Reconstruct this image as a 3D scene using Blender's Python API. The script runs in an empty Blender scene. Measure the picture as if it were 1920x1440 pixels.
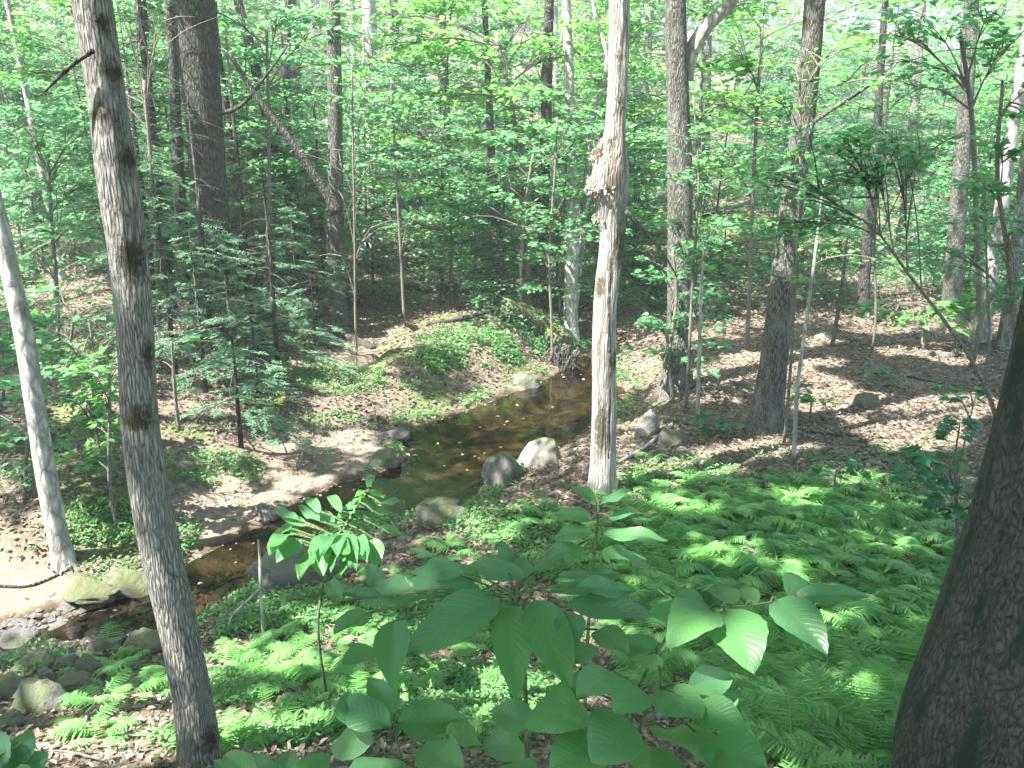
import bpy, math, numpy as np
from mathutils import Vector
rng = np.random.default_rng(11)
R = math.radians
# ------------------------------------------------------------------ camera
CAMZ = 3.9; PITCH = R(16.0); FPX = 1507.0          # focal length in pixels of a 1920 wide frame
scn = bpy.context.scene
cd = bpy.data.cameras.new("Camera"); cam = bpy.data.objects.new("Camera", cd)
scn.collection.objects.link(cam); scn.camera = cam
cam.location = (0, 0, CAMZ); cam.rotation_euler = (math.pi/2 - PITCH, 0, 0)
cd.sensor_width = 36.0; cd.lens = 36.0*FPX/1920.0; cd.clip_start = 0.05; cd.clip_end = 600
# ------------------------------------------------------------------ light
SUN = np.array([-0.50, -0.30, 0.95]); SUN /= np.linalg.norm(SUN)
w = bpy.data.worlds.new("World"); scn.world = w; w.use_nodes = True
nt = w.node_tree; bg = nt.nodes["Background"]
sky = nt.nodes.new("ShaderNodeTexSky"); sky.sky_type = 'NISHITA'; sky.sun_disc = False
sky.sun_elevation = math.asin(SUN[2]); sky.sun_rotation = math.atan2(SUN[0], SUN[1])
sky.air_density = 1.0; sky.dust_density = 2.0
nt.links.new(sky.outputs[0], bg.inputs[0]); bg.inputs[1].default_value = 0.105
sl = bpy.data.lights.new("Sun", 'SUN'); sl.energy = 5.0; sl.angle = R(0.5); sl.color = (1.0, 0.965, 0.90)
so = bpy.data.objects.new("Sun", sl); scn.collection.objects.link(so)
so.rotation_euler = Vector(SUN).to_track_quat('Z', 'Y').to_euler()
so.location = (-20, -12, 40)
scn.view_settings.view_transform = 'Standard'; scn.view_settings.look = 'None'
scn.view_settings.exposure = 2.72; scn.view_settings.gamma = 1.0
scn.render.engine = 'CYCLES'
scn.cycles.max_bounces = 8; scn.cycles.diffuse_bounces = 5; scn.cycles.transmission_bounces = 6
scn.cycles.glossy_bounces = 3; scn.cycles.transparent_max_bounces = 8
scn.cycles.use_denoising = True
scn.cycles.sample_clamp_indirect = 6.0

ADDED_HAZE = 0.0026
# ------------------------------------------------------------------ maths helpers
def ss(a, b, x):
    t = np.clip((x-a)/(b-a), 0, 1); return t*t*(3-2*t)
def h2(ix, iy, s):
    n = (ix.astype(np.int64)*374761393 + iy.astype(np.int64)*668265263 + s*1442695041) & 0x7fffffff
    n = ((n ^ (n >> 13))*1274126177) & 0x7fffffff
    n = (n ^ (n >> 16)) & 0xffff
    return n/65535.0
def vnoise(x, y, s=0):
    ix = np.floor(x); iy = np.floor(y); fx = x-ix; fy = y-iy
    fx = fx*fx*(3-2*fx); fy = fy*fy*(3-2*fy); ix = ix.astype(np.int64); iy = iy.astype(np.int64)
    a = h2(ix, iy, s); b = h2(ix+1, iy, s); c = h2(ix, iy+1, s); d = h2(ix+1, iy+1, s)
    return (a*(1-fx)+b*fx)*(1-fy) + (c*(1-fx)+d*fx)*fy
def fbm(x, y, o=4, s=0):
    r = 0; a = .5; t = 0
    for k in range(o):
        r = r + a*vnoise(x*2**k+17.3*k, y*2**k-9.1*k, s+k); t += a; a *= .5
    return r/t
CP, SP = math.cos(PITCH), math.sin(PITCH)
def ray(u, v):
    cx = (np.asarray(u, float)-960)/FPX; cy = (720-np.asarray(v, float))/FPX
    return np.stack([cx, CP+cy*SP, -SP+cy*CP], -1)
def P(u, v, z):                                     # point at camera depth z
    return np.array([0, 0, CAMZ]) + ray(u, v)*np.asarray(z, float)[..., None]
def atY(u, v, Y):                                   # point on the vertical plane y = Y
    d = ray(u, v); return np.array([0, 0, CAMZ]) + d*(np.asarray(Y)/d[..., 1])[..., None]
def flat0(u, v, z=0.0):
    d = ray(u, v); t = (z-CAMZ)/d[..., 2]; return (np.array([0, 0, CAMZ]) + d*t[..., None])[..., :2]
# ------------------------------------------------------------------ terrain
bank = np.array([(-260,1255),(-60,1190),(110,1140),(200,1112),(330,1062),(395,1020),(480,985),(560,940),(640,900),(720,885),
  (765,850),(735,815),(800,792),(870,768),(960,735),(1035,702),(1065,672),(1095,655),(1118,662),(1135,705),(1180,735),(1150,775),
  (1100,815),(1040,850),(985,875),(915,890),(905,945),(840,962),(775,975),(700,985),(620,1005),(560,1040),(505,1080),(470,1120),
  (385,1165),(300,1195),(200,1205),(90,1215),(0,1245),(-200,1330)], float)
BANK = flat0(bank[:, 0], bank[:, 1])
def sdist(x, y):
    sh = np.shape(x); x = np.ravel(x); y = np.ravel(y)
    d = np.full(x.shape, 1e9); ins = np.zeros(x.shape, bool); n = len(BANK)
    for i in range(n):
        ax, ay = BANK[i]; bx, by = BANK[(i+1) % n]
        ex, ey = bx-ax, by-ay
        t = np.clip(((x-ax)*ex+(y-ay)*ey)/(ex*ex+ey*ey), 0, 1)
        d = np.minimum(d, (x-ax-t*ex)**2+(y-ay-t*ey)**2)
        c = ((ay > y) != (by > y)) & (x < (bx-ax)*(y-ay)/(by-ay+1e-12)+ax)
        ins ^= c
    d = np.sqrt(d); return (np.where(ins, -d, d)+.26*(fbm(x*2.1, y*2.1, 4, 12)-.5)).reshape(sh)
def ell(x, y, u, v, ru, rv, z=0.15):                # soft mask: ellipse given in the photograph, laid on the ground
    c = flat0(u, v, z); a = flat0(u+ru, v, z)-c; b = flat0(u, v-rv, z)-c
    det = a[0]*b[1]-a[1]*b[0]; dx = x-c[0]; dy = y-c[1]
    p = (dx*b[1]-dy*b[0])/det; q = (a[0]*dy-a[1]*dx)/det
    return np.clip(1.6-1.2*np.sqrt(p*p+q*q), 0, 1)
SANDS = [(470,930,150,60),(560,870,120,45),(660,840,80,30),(30,1110,170,50),(420,1000,60,40),(700,700,60,14),(640,830,90,30)]
def sandmask(x, y):
    m = 0*x
    for s in SANDS: m = np.maximum(m, ell(x, y, *s))
    return m
def height(x, y):
    d = sdist(x, y); sm = sandmask(x, y)
    near = ss(2.0, -3.0, y-8.5-0.25*x)
    up = (0.42+0.1*near)*ss(0, 1.5-0.4*near, d)
    up = up*(1-0.72*sm*(d < 2.5))
    z = np.where(d > 0, 0.03+up, -0.26*ss(0, .55, -d))
    z = z + 1.7*ss(5.5, 0, y)*np.where(d > 0, ss(0, .8, d), 0)
    z = z + 0.24*(np.logaddexp(0, (y-25)/3.0)*3.0) * (1-0.25*ss(5, 30, x))
    z = z + 0.13*(np.logaddexp(0, (-(x+5.0+0.02*y))/1.0)) * ss(5, 12, y)
    z = z + 0.55*ss(1.2, 3.8, d)*ell(x, y, 330, 640, 230, 120)            # the leafy bank on the left
    z = z + .30*ss(.1, .9, d)*np.maximum(ell(x, y, 880, 665, 120, 42), ell(x, y, 770, 720, 70, 30))
    n = ss(0.0, .9, np.abs(d))
    z = z + n*(0.16*(fbm(x*.7, y*.7, 4, 3)-.5) + 0.06*(fbm(x*3, y*3, 3, 8)-.5))
    z = z + ss(18, 40, y)*2.2*(fbm(x*.07+3, y*.07, 3, 5)-.5)
    return z
def table(x0, x1, y0, y1, st):
    gx = np.arange(x0, x1+st/2, st); gy = np.arange(y0, y1+st/2, st)
    X, Y = np.meshgrid(gx, gy, indexing='ij'); return (x0, y0, st, height(X, Y))
T1 = table(-14, 14, 0, 30, .06); T2 = table(-130, 130, -40, 170, .5)
def look(T, x, y):
    x0, y0, st, Z = T; fx = np.clip((x-x0)/st, 0, Z.shape[0]-1.001); fy = np.clip((y-y0)/st, 0, Z.shape[1]-1.001)
    i = fx.astype(int); j = fy.astype(int); a = fx-i; b = fy-j
    return (Z[i, j]*(1-a)+Z[i+1, j]*a)*(1-b)+(Z[i, j+1]*(1-a)+Z[i+1, j+1]*a)*b
def H(x, y):
    x = np.asarray(x, float); y = np.asarray(y, float)
    inn = (x > -13.9) & (x < 13.9) & (y > .1) & (y < 29.9)
    return np.where(inn, look(T1, x, y), look(T2, x, y))
def G(u, v):                                        # where the ray through a photo pixel meets the ground
    u = np.atleast_1d(np.asarray(u, float)); v = np.atleast_1d(np.asarray(v, float))
    d = ray(u, v); t = np.geomspace(1.2, 150, 220)
    hit = np.full(u.shape, 150.0); done = np.zeros(u.shape, bool); pz = None; pt = t[0]
    for k in t:
        p = d*k; g = CAMZ+p[:, 2]-H(p[:, 0], p[:, 1])
        c = (g < 0) & ~done
        if pz is not None:
            f = pz/(pz-g+1e-9); hit = np.where(c, pt+(k-pt)*f, hit)
        done |= c; pz = g; pt = k
    p = d*hit[:, None]; p[:, 2] = H(p[:, 0], p[:, 1]); return p
def G1(u, v): return G(u, v)[0]
# ------------------------------------------------------------------ mesh buffer
class Buf:
    def __init__(s): s.v = []; s.f = []; s.n = 0
    def add(s, v, f, m=0):
        v = np.asarray(v, float).reshape(-1, 3)
        s.v.append(v); s.f.append((np.asarray(f, int)+s.n, m)); s.n += len(v)
    def empty(s): return s.n == 0
    def build(s, name, mats, parent=None, org=(0, 0, 0), smooth=True):
        me = bpy.data.meshes.new(name); V = np.concatenate(s.v)-np.asarray(org)
        L = np.concatenate([f.ravel() for f, m in s.f]); cnt = np.concatenate([np.full(len(f), f.shape[1]) for f, m in s.f])
        mi = np.concatenate([np.full(len(f), m) for f, m in s.f])
        me.vertices.add(len(V)); me.vertices.foreach_set("co", V.ravel().astype(np.float32))
        me.loops.add(len(L)); me.loops.foreach_set("vertex_index", L.astype(np.int32))
        st = np.concatenate([[0], np.cumsum(cnt)[:-1]])
        me.polygons.add(len(cnt)); me.polygons.foreach_set("loop_start", st.astype(np.int32))
        me.polygons.foreach_set("loop_total", cnt.astype(np.int32))
        me.polygons.foreach_set("material_index", mi.astype(np.int32))
        me.polygons.foreach_set("use_smooth", np.full(len(cnt), smooth))
        for m in (mats if isinstance(mats, (list, tuple)) else [mats]): me.materials.append(m)
        me.update(calc_edges=True)
        o = bpy.data.objects.new(name, me); scn.collection.objects.link(o)
        if parent is not None: o.parent = parent
        elif any(org): o.location = org
        return o
def tag(o, label, cat, group=None, kind=None):
    if label: o["label"] = label
    if cat: o["category"] = cat
    if group: o["group"] = group
    if kind: o["kind"] = kind
    return o
def thing(name, loc, label, cat, group=None):
    o = bpy.data.objects.new(name, None); scn.collection.objects.link(o); o.location = tuple(loc)
    o.empty_display_size = .2
    return tag(o, label, cat, group)
def dup(o, loc=None, rz=None, sc=None, label=None, group=None, parent=None):
    c = o.copy(); scn.collection.objects.link(c)
    if parent is not None: c.parent = parent
    if loc is not None: c.location = tuple(loc)
    if rz is not None: c.rotation_euler = (o.rotation_euler[0], o.rotation_euler[1], rz)
    if sc is not None: c.scale = (sc, sc, sc) if np.isscalar(sc) else sc
    if label: c["label"] = label
    if group: c["group"] = group
    for ch in KIDS.get(o.name, []): dup(ch, parent=c)
    return c
KIDS = {}
def kid(parent, o): KIDS.setdefault(parent.name, []).append(o); return o
def tube(buf, pts, rad, seg=10, m=0, lump=0.0, flute=0.0, flare=0.0, fh=.25, seed=0, cap=True):
    pts = np.asarray(pts, float); rad = np.asarray(rad, float); n = len(pts)
    T = np.gradient(pts, axis=0); T /= np.linalg.norm(T, axis=1)[:, None]+1e-12
    ref = np.array([0, 1., 0]) if abs(T[0, 1]) < .9 else np.array([1., 0, 0])
    A = np.cross(T, ref); A /= np.linalg.norm(A, axis=1)[:, None]+1e-12; B = np.cross(T, A)
    a = np.arange(seg)*2*math.pi/seg
    s = np.concatenate([[0], np.cumsum(np.linalg.norm(np.diff(pts, axis=0), axis=1))])
    rr = np.repeat(rad[:, None], seg, 1)
    if lump: 
        q = np.stack([np.cos(a)*2+50, np.sin(a)*2+50])
        rr = rr*(1+lump*(fbm(q[0][None]+s[:, None]*1.3, q[1][None]+s[:, None]*.9+seed*7.7, 3, seed)-.5)*2)
    if flare:
        k = flare*np.exp(-s/fh)[:, None]; rr = rr*(1+k*(1+.45*np.sin(a*4+seed)[None]+.3*np.sin(a*7+seed*2)[None]))
    if flute: rr = rr*(1+flute*np.sin(a*5+seed)[None]*np.sin(s*2.1+seed)[:, None])
    V = pts[:, None]+rr[..., None]*(np.cos(a)[None, :, None]*A[:, None]+np.sin(a)[None, :, None]*B[:, None])
    i = np.arange(n-1)[:, None]*seg; j = np.arange(seg)[None]; j2 = (j+1) % seg
    F = np.stack([i+j, i+j2, i+seg+j2, i+seg+j], -1).reshape(-1, 4)
    V = V.reshape(-1, 3)
    if cap:
        V = np.concatenate([V, pts[:1], pts[-1:]]); c = n*seg
        F0 = F; buf.add(V, F0, m)
        b0 = buf.n-len(V); jj = np.arange(seg); 
        buf.f.append((np.stack([jj, np.full(seg, c), (jj+1) % seg], -1)+b0, m))
        buf.f.append((np.stack([(n-1)*seg+jj, (n-1)*seg+(jj+1) % seg, np.full(seg, c+1)], -1)+b0, m))
    else: buf.add(V, F, m)
def spline(pts, n):
    pts = np.asarray(pts, float); k = len(pts)
    if k == 2: t = np.linspace(0, 1, n)[:, None]; return pts[0]*(1-t)+pts[1]*t
    d = np.concatenate([[0], np.cumsum(np.linalg.norm(np.diff(pts[:, :3], axis=0), axis=1))]); t = np.linspace(0, d[-1], n)
    i = np.clip(np.searchsorted(d, t, side='right')-1, 0, k-2); h = np.diff(d)[:, None]+1e-9; sl = np.diff(pts, axis=0)/h
    mt = np.vstack([sl[:1], (sl[1:]*h[:-1]+sl[:-1]*h[1:])/(h[:-1]+h[1:]), sl[-1:]]); hi = h[i]; f = ((t-d[i])[:, None]/hi)
    return (2*f**3-3*f**2+1)*pts[i]+(f**3-2*f**2+f)*hi*mt[i]+(3*f**2-2*f**3)*pts[i+1]+(f**3-f**2)*hi*mt[i+1]
# leaf templates -----------------------------------------------------
def tmpl_maple():
    h = [(0,0),(-.10,.30),(.14,.27),(.22,.56),(.44,.27),(.60,.36),(.66,.15),(1,0)]
    o = h+[(x, -y) for x, y in h[-2:0:-1]]
    V = np.array([(x, y, .10*abs(y)-.12*x*x) for x, y in o]+[(.34, 0, -.01)]); n = len(o)
    return V, np.array([(i, (i+1) % n, n) for i in range(n)])
MAPLE = tmpl_maple()
OVAL = (np.array([(0,0,0),(.3,.25,.07),(.7,.2,.04),(1,0,-.08),(.7,-.2,.04),(.3,-.25,.07)]), np.array([(0,1,2,3),(0,3,4,5)]))
DIAM = (np.array([(0,0,0),(.45,.32,.08),(1,0,-.04),(.45,-.32,.08)]), np.array([(0,1,2),(0,2,3)]))
PINNA = (np.array([(0,.02,0),(.12,.10,0),(.2,.06,0),(.32,.115,-.01),(.42,.055,-.01),(.54,.095,-.02),(.64,.045,-.03),(.78,.06,-.04),(1,0,-.08)]+[(1,0,-.08),(.78,-.06,-.04),(.64,-.045,-.03),(.54,-.095,-.02),(.42,-.055,-.01),(.32,-.115,-.01),(.2,-.06,0),(.12,-.10,0),(0,-.02,0)]), np.array([(i, i+1, 16-i, 17-i) for i in range(8)]))
NEED = (np.array([(0,0,0),(.4,.09,0),(1,0,-.03),(.4,-.09,0)]), np.array([(0,1,2,3)]))
def leaves(buf, pos, size, tm=OVAL, tilt=.35, m=0, nrm=None, along=None, r=rng):
    n = len(pos)
    if n == 0: return
    N = (np.array([0, 0, 1.]) if nrm is None else nrm)+r.normal(0, tilt, (n, 3)); N /= np.linalg.norm(N, axis=1)[:, None]
    if along is None:
        f = r.uniform(0, 2*math.pi, n); A = np.stack([np.cos(f), np.sin(f), -.15+0*f], -1)
    else: A = along+r.normal(0, .25, (n, 3))
    A = A-(A*N).sum(1)[:, None]*N; A /= np.linalg.norm(A, axis=1)[:, None]+1e-9; B = np.cross(N, A)
    s = np.asarray(size)*r.uniform(.7, 1.25, n); t, f = tm
    V = pos[:, None]+s[:, None, None]*(t[None, :, :1]*A[:, None]+t[None, :, 1:2]*B[:, None]+t[None, :, 2:]*N[:, None])
    F = f[None]+(np.arange(n)*len(t))[:, None, None]
    buf.add(V.reshape(-1, 3), F.reshape(-1, f.shape[1]), m)
# ------------------------------------------------------------------ materials
def newmat(name):
    m = bpy.data.materials.new(name); m.use_nodes = True; n = m.node_tree.nodes; n.clear()
    return m, n, m.node_tree.links, n.new("ShaderNodeOutputMaterial")
def ramp(n, stops):
    r = n.new("ShaderNodeValToRGB"); e = r.color_ramp.elements
    while len(e) < len(stops): e.new(.5)
    for k, (p, c) in enumerate(stops): e[k].position = p; e[k].color = (*c, 1)
    return r
def leafmat(name, cols, trans=.45, tcol=None, gloss=.36, scale=1.2):
    m, n, l, out = newmat(name)
    g = n.new("ShaderNodeNewGeometry"); tc = n.new("ShaderNodeNewGeometry")
    ns = n.new("ShaderNodeTexNoise"); ns.inputs["Scale"].default_value = scale; ns.inputs["Detail"].default_value = 2
    l.new(tc.outputs["Position"], ns.inputs["Vector"])
    ad = n.new("ShaderNodeMath"); ad.operation = 'MULTIPLY_ADD'; l.new(g.outputs["Random Per Island"], ad.inputs[0]); ad.inputs[1].default_value = .55
    mu = n.new("ShaderNodeMath"); mu.operation = 'MULTIPLY_ADD'; l.new(ns.outputs[0], mu.inputs[0]); mu.inputs[1].default_value = .9; mu.inputs[2].default_value = -.22
    l.new(mu.outputs[0], ad.inputs[2])
    k = len(cols); rp = ramp(n, [(i/(k-1), c) for i, c in enumerate(cols)]); l.new(ad.outputs[0], rp.inputs[0])
    pb = n.new("ShaderNodeBsdfPrincipled"); pb.inputs["Roughness"].default_value = gloss; pb.inputs["Specular IOR Level"].default_value = .6
    l.new(rp.outputs[0], pb.inputs["Base Color"])
    tr = n.new("ShaderNodeBsdfTranslucent"); mx = n.new("ShaderNodeMix"); mx.data_type = 'RGBA'; mx.blend_type = 'MULTIPLY'; mx.inputs[0].default_value = 1
    l.new(rp.outputs[0], mx.inputs[6]); mx.inputs[7].default_value = (*(tcol or (2.0, 2.3, .9)), 1); l.new(mx.outputs[2], tr.inputs[0])
    ms = n.new("ShaderNodeMixShader"); ms.inputs[0].default_value = trans
    l.new(pb.outputs[0], ms.inputs[1]); l.new(tr.outputs[0], ms.inputs[2]); l.new(ms.outputs[0], out.inputs[0]); return m
M = {}
M['leaf_canopy'] = leafmat('leaf_canopy', [(.065,.15,.075),(.10,.22,.095),(.15,.28,.12)], .5, (1.7,2.0,1.2))
M['leaf_maple'] = leafmat('leaf_maple', [(.07,.165,.09),(.10,.235,.12),(.17,.33,.18)], .55, (1.8,2.0,1.45))
M['leaf_dark'] = leafmat('leaf_dark', [(.04,.115,.065),(.055,.16,.085),(.08,.21,.11)], .45, (1.6,2.0,1.3))
M['leaf_lime'] = leafmat('leaf_lime', [(.09,.20,.075),(.135,.28,.10),(.20,.36,.13)], .5, (1.6,1.9,1.1))
M['leaf_shoot'] = leafmat('leaf_shoot', [(.05,.14,.065),(.085,.22,.10),(.14,.29,.11)], .45, (1.6,2.0,1.0), .34, 3)
M['hemlock'] = leafmat('hemlock_needles', [(.07,.155,.09),(.12,.24,.14),(.19,.33,.19)], .25, (1.4,1.7,1.0), .55)
M['fern'] = leafmat('fern_frond', [(.08,.20,.065),(.14,.32,.105),(.25,.43,.15)], .4, (1.7,2.0,1.0), .5, 2.5)
M['cover'] = leafmat('ground_plants', [(.055,.14,.055),(.10,.23,.08),(.16,.31,.10)], .35, (1.6,1.9,.9), .55, 3)
M['litter'] = leafmat('dead_leaves', [(.055,.042,.031),(.13,.10,.074),(.23,.18,.14),(.40,.33,.27)], .12, (1.3,1.1,.8), .6, 2)
def bark(name, dark, light, moss=None, fr=(30, 30, 5), bump=.6, dist=.02, lich=None, amt=.5, streak=3.0, cell=2.0, nz=.85):
    m, n, l, out = newmat(name)
    tc = n.new("ShaderNodeTexCoord"); mp = n.new("ShaderNodeMapping"); mp.inputs["Scale"].default_value = fr
    nd = n.new("ShaderNodeTexNoise"); nd.inputs["Scale"].default_value = 7; nd.inputs["Detail"].default_value = 3
    l.new(tc.outputs["Object"], nd.inputs["Vector"])
    va = n.new("ShaderNodeVectorMath"); va.operation = 'MULTIPLY_ADD'; l.new(nd.outputs[1], va.inputs[0]); va.inputs[1].default_value = (dist*2,)*3; l.new(tc.outputs["Object"], va.inputs[2])
    l.new(va.outputs[0], mp.inputs[0])
    vo = n.new("ShaderNodeTexVoronoi"); vo.feature = 'DISTANCE_TO_EDGE'; vo.inputs["Scale"].default_value = 1; l.new(mp.outputs[0], vo.inputs["Vector"])
    n2 = n.new("ShaderNodeTexNoise"); n2.inputs["Scale"].default_value = 1.6; n2.inputs["Detail"].default_value = 6; n2.inputs["Roughness"].default_value = .7; l.new(mp.outputs[0], n2.inputs["Vector"])
    hm = n.new("ShaderNodeMath"); hm.operation = 'MULTIPLY_ADD'; l.new(vo.outputs[0], hm.inputs[0]); hm.inputs[1].default_value = cell
    h3 = n.new('ShaderNodeMath'); h3.operation = 'MULTIPLY'; h3.inputs[1].default_value = nz; l.new(n2.outputs[0], h3.inputs[0]); l.new(h3.outputs[0], hm.inputs[2])
    mr = n.new("ShaderNodeMapRange"); l.new(hm.outputs[0], mr.inputs[0]); mr.inputs[1].default_value = .36; mr.inputs[2].default_value = 1.1
    rp = ramp(n, [(.05, dark), (.45, tuple((a+b)/2 for a, b in zip(dark, light))), (.95, light)]); l.new(mr.outputs[0], rp.inputs[0])
    col = rp.outputs[0]
    def over(col, c, sc, lo, hi, seedv):
        mp2 = n.new("ShaderNodeMapping"); mp2.inputs["Scale"].default_value = (sc, sc, sc/streak); mp2.inputs["Location"].default_value = (seedv, seedv, seedv)
        l.new(tc.outputs["Object"], mp2.inputs[0])
        q = n.new("ShaderNodeTexNoise"); q.inputs["Scale"].default_value = 1; q.inputs["Detail"].default_value = 5; q.inputs["Roughness"].default_value = .65; l.new(mp2.outputs[0], q.inputs["Vector"])
        r2 = n.new("ShaderNodeMapRange"); l.new(q.outputs[0], r2.inputs[0]); r2.inputs[1].default_value = lo; r2.inputs[2].default_value = hi
        x = n.new("ShaderNodeMix"); x.data_type = 'RGBA'; l.new(r2.outputs[0], x.inputs[0]); l.new(col, x.inputs[6]); x.inputs[7].default_value = (*c, 1)
        return x.outputs[2]
    if lich: col = over(col, lich, 9, .5, .62, 3.3)
    if moss: col = over(col, moss, 3.2, .66-.2*amt, .78-.2*amt, 9.1)
    pb = n.new("ShaderNodeBsdfPrincipled"); pb.inputs["Roughness"].default_value = .85; l.new(col, pb.inputs["Base Color"])
    pb.inputs["Specular IOR Level"].default_value = .2
    bp = n.new("ShaderNodeBump"); bp.inputs["Strength"].default_value = bump; bp.inputs["Distance"].default_value = .03
    l.new(hm.outputs[0], bp.inputs["Height"]); l.new(bp.outputs[0], pb.inputs["Normal"]); l.new(pb.outputs[0], out.inputs[0]); return m
M['bark_grey'] = bark('bark_grey', (.10,.09,.08), (.36,.34,.31), (.07,.075,.035), (62,62,9), 1.0, .012, (.44,.45,.41), .35)
M['bark_furrowed'] = bark('bark_furrowed', (.10,.092,.078), (.64,.61,.55), (.24,.23,.17), (84,84,11), 1.2, .008, (.40,.40,.36), .15, cell=1.8, nz=1.0)
M['bark_pale'] = bark('bark_pale', (.20,.19,.18), (.50,.48,.45), (.12,.12,.09), (12,12,5), .35, .03, (.22,.22,.20), .4)
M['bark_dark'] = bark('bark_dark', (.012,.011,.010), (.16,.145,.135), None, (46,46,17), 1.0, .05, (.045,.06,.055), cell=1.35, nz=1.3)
M['bark_brown'] = bark('bark_brown', (.045,.042,.038), (.20,.19,.172), (.06,.085,.04), (44,44,7), .8, .03, (.17,.18,.15), .4)
M['bark_dark_brown'] = bark('bark_dark_brown', (.025,.024,.022), (.11,.10,.093), (.04,.055,.025), (26,26,6), .8, .03, None, .4)  # dark grey-brown bark for dark trunks, sticks and roots
M['dead_wood'] = bark('dead_wood', (.16,.14,.12), (.62,.59,.55), (.16,.13,.10), (40,40,2.0), .8, .015, (.27,.26,.25), .62, 4)
M['moss_wood'] = bark('moss_wood', (.05,.045,.03), (.16,.14,.10), (.10,.14,.035), (20,20,12), .6, .03, (.12,.15,.05), 1.0, 1)
M['twig'] = bark('twig_bark', (.08,.07,.055), (.24,.22,.19), None, (60,60,20), .3)
M['stem'] = bark('green_stem', (.05,.08,.035), (.12,.16,.07), None, (60,60,20), .3)
def rockmat(name, c0, c1, moss, lo):
    m, n, l, out = newmat(name); tc = n.new("ShaderNodeTexCoord")
    a = n.new("ShaderNodeTexNoise"); a.inputs["Scale"].default_value = 7; a.inputs["Detail"].default_value = 8; a.inputs["Roughness"].default_value = .7; l.new(tc.outputs["Object"], a.inputs["Vector"])
    rp = ramp(n, [(.3, c0), (.7, c1)]); l.new(a.outputs[0], rp.inputs[0])
    b = n.new("ShaderNodeTexNoise"); b.inputs["Scale"].default_value = 3.5; b.inputs["Detail"].default_value = 5; l.new(tc.outputs["Object"], b.inputs["Vector"])
    g = n.new("ShaderNodeNewGeometry"); sx = n.new("ShaderNodeSeparateXYZ"); l.new(g.outputs["Normal"], sx.inputs[0])
    s = n.new("ShaderNodeMath"); s.operation = 'MULTIPLY_ADD'; l.new(sx.outputs[2], s.inputs[0]); s.inputs[1].default_value = .25; l.new(b.outputs[0], s.inputs[2])
    r2 = n.new("ShaderNodeMapRange"); l.new(s.outputs[0], r2.inputs[0]); r2.inputs[1].default_value = lo; r2.inputs[2].default_value = lo+.1
    x = n.new("ShaderNodeMix"); x.data_type = 'RGBA'; l.new(r2.outputs[0], x.inputs[0]); l.new(rp.outputs[0], x.inputs[6]); x.inputs[7].default_value = (*moss, 1)
    pb = n.new("ShaderNodeBsdfPrincipled"); pb.inputs["Roughness"].default_value = .8; l.new(x.outputs[2], pb.inputs["Base Color"])
    bp = n.new("ShaderNodeBump"); bp.inputs["Strength"].default_value = 1.0; bp.inputs["Distance"].default_value = .05; l.new(a.outputs[0], bp.inputs["Height"]); l.new(bp.outputs[0], pb.inputs["Normal"])
    l.new(pb.outputs[0], out.inputs[0]); return m
M['rock'] = rockmat('grey_rock', (.06,.057,.055), (.20,.19,.18), (.075,.09,.04), .60)
M['rock_pale'] = rockmat('pale_rock', (.13,.12,.115), (.33,.31,.29), (.10,.10,.06), .65)
M['rock_moss'] = rockmat('mossy_rock', (.07,.068,.055), (.20,.19,.16), (.085,.095,.04), .60)
M['rock_wet'] = rockmat('wet_rock', (.05,.045,.045), (.17,.155,.15), (.06,.07,.035), .75)
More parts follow.
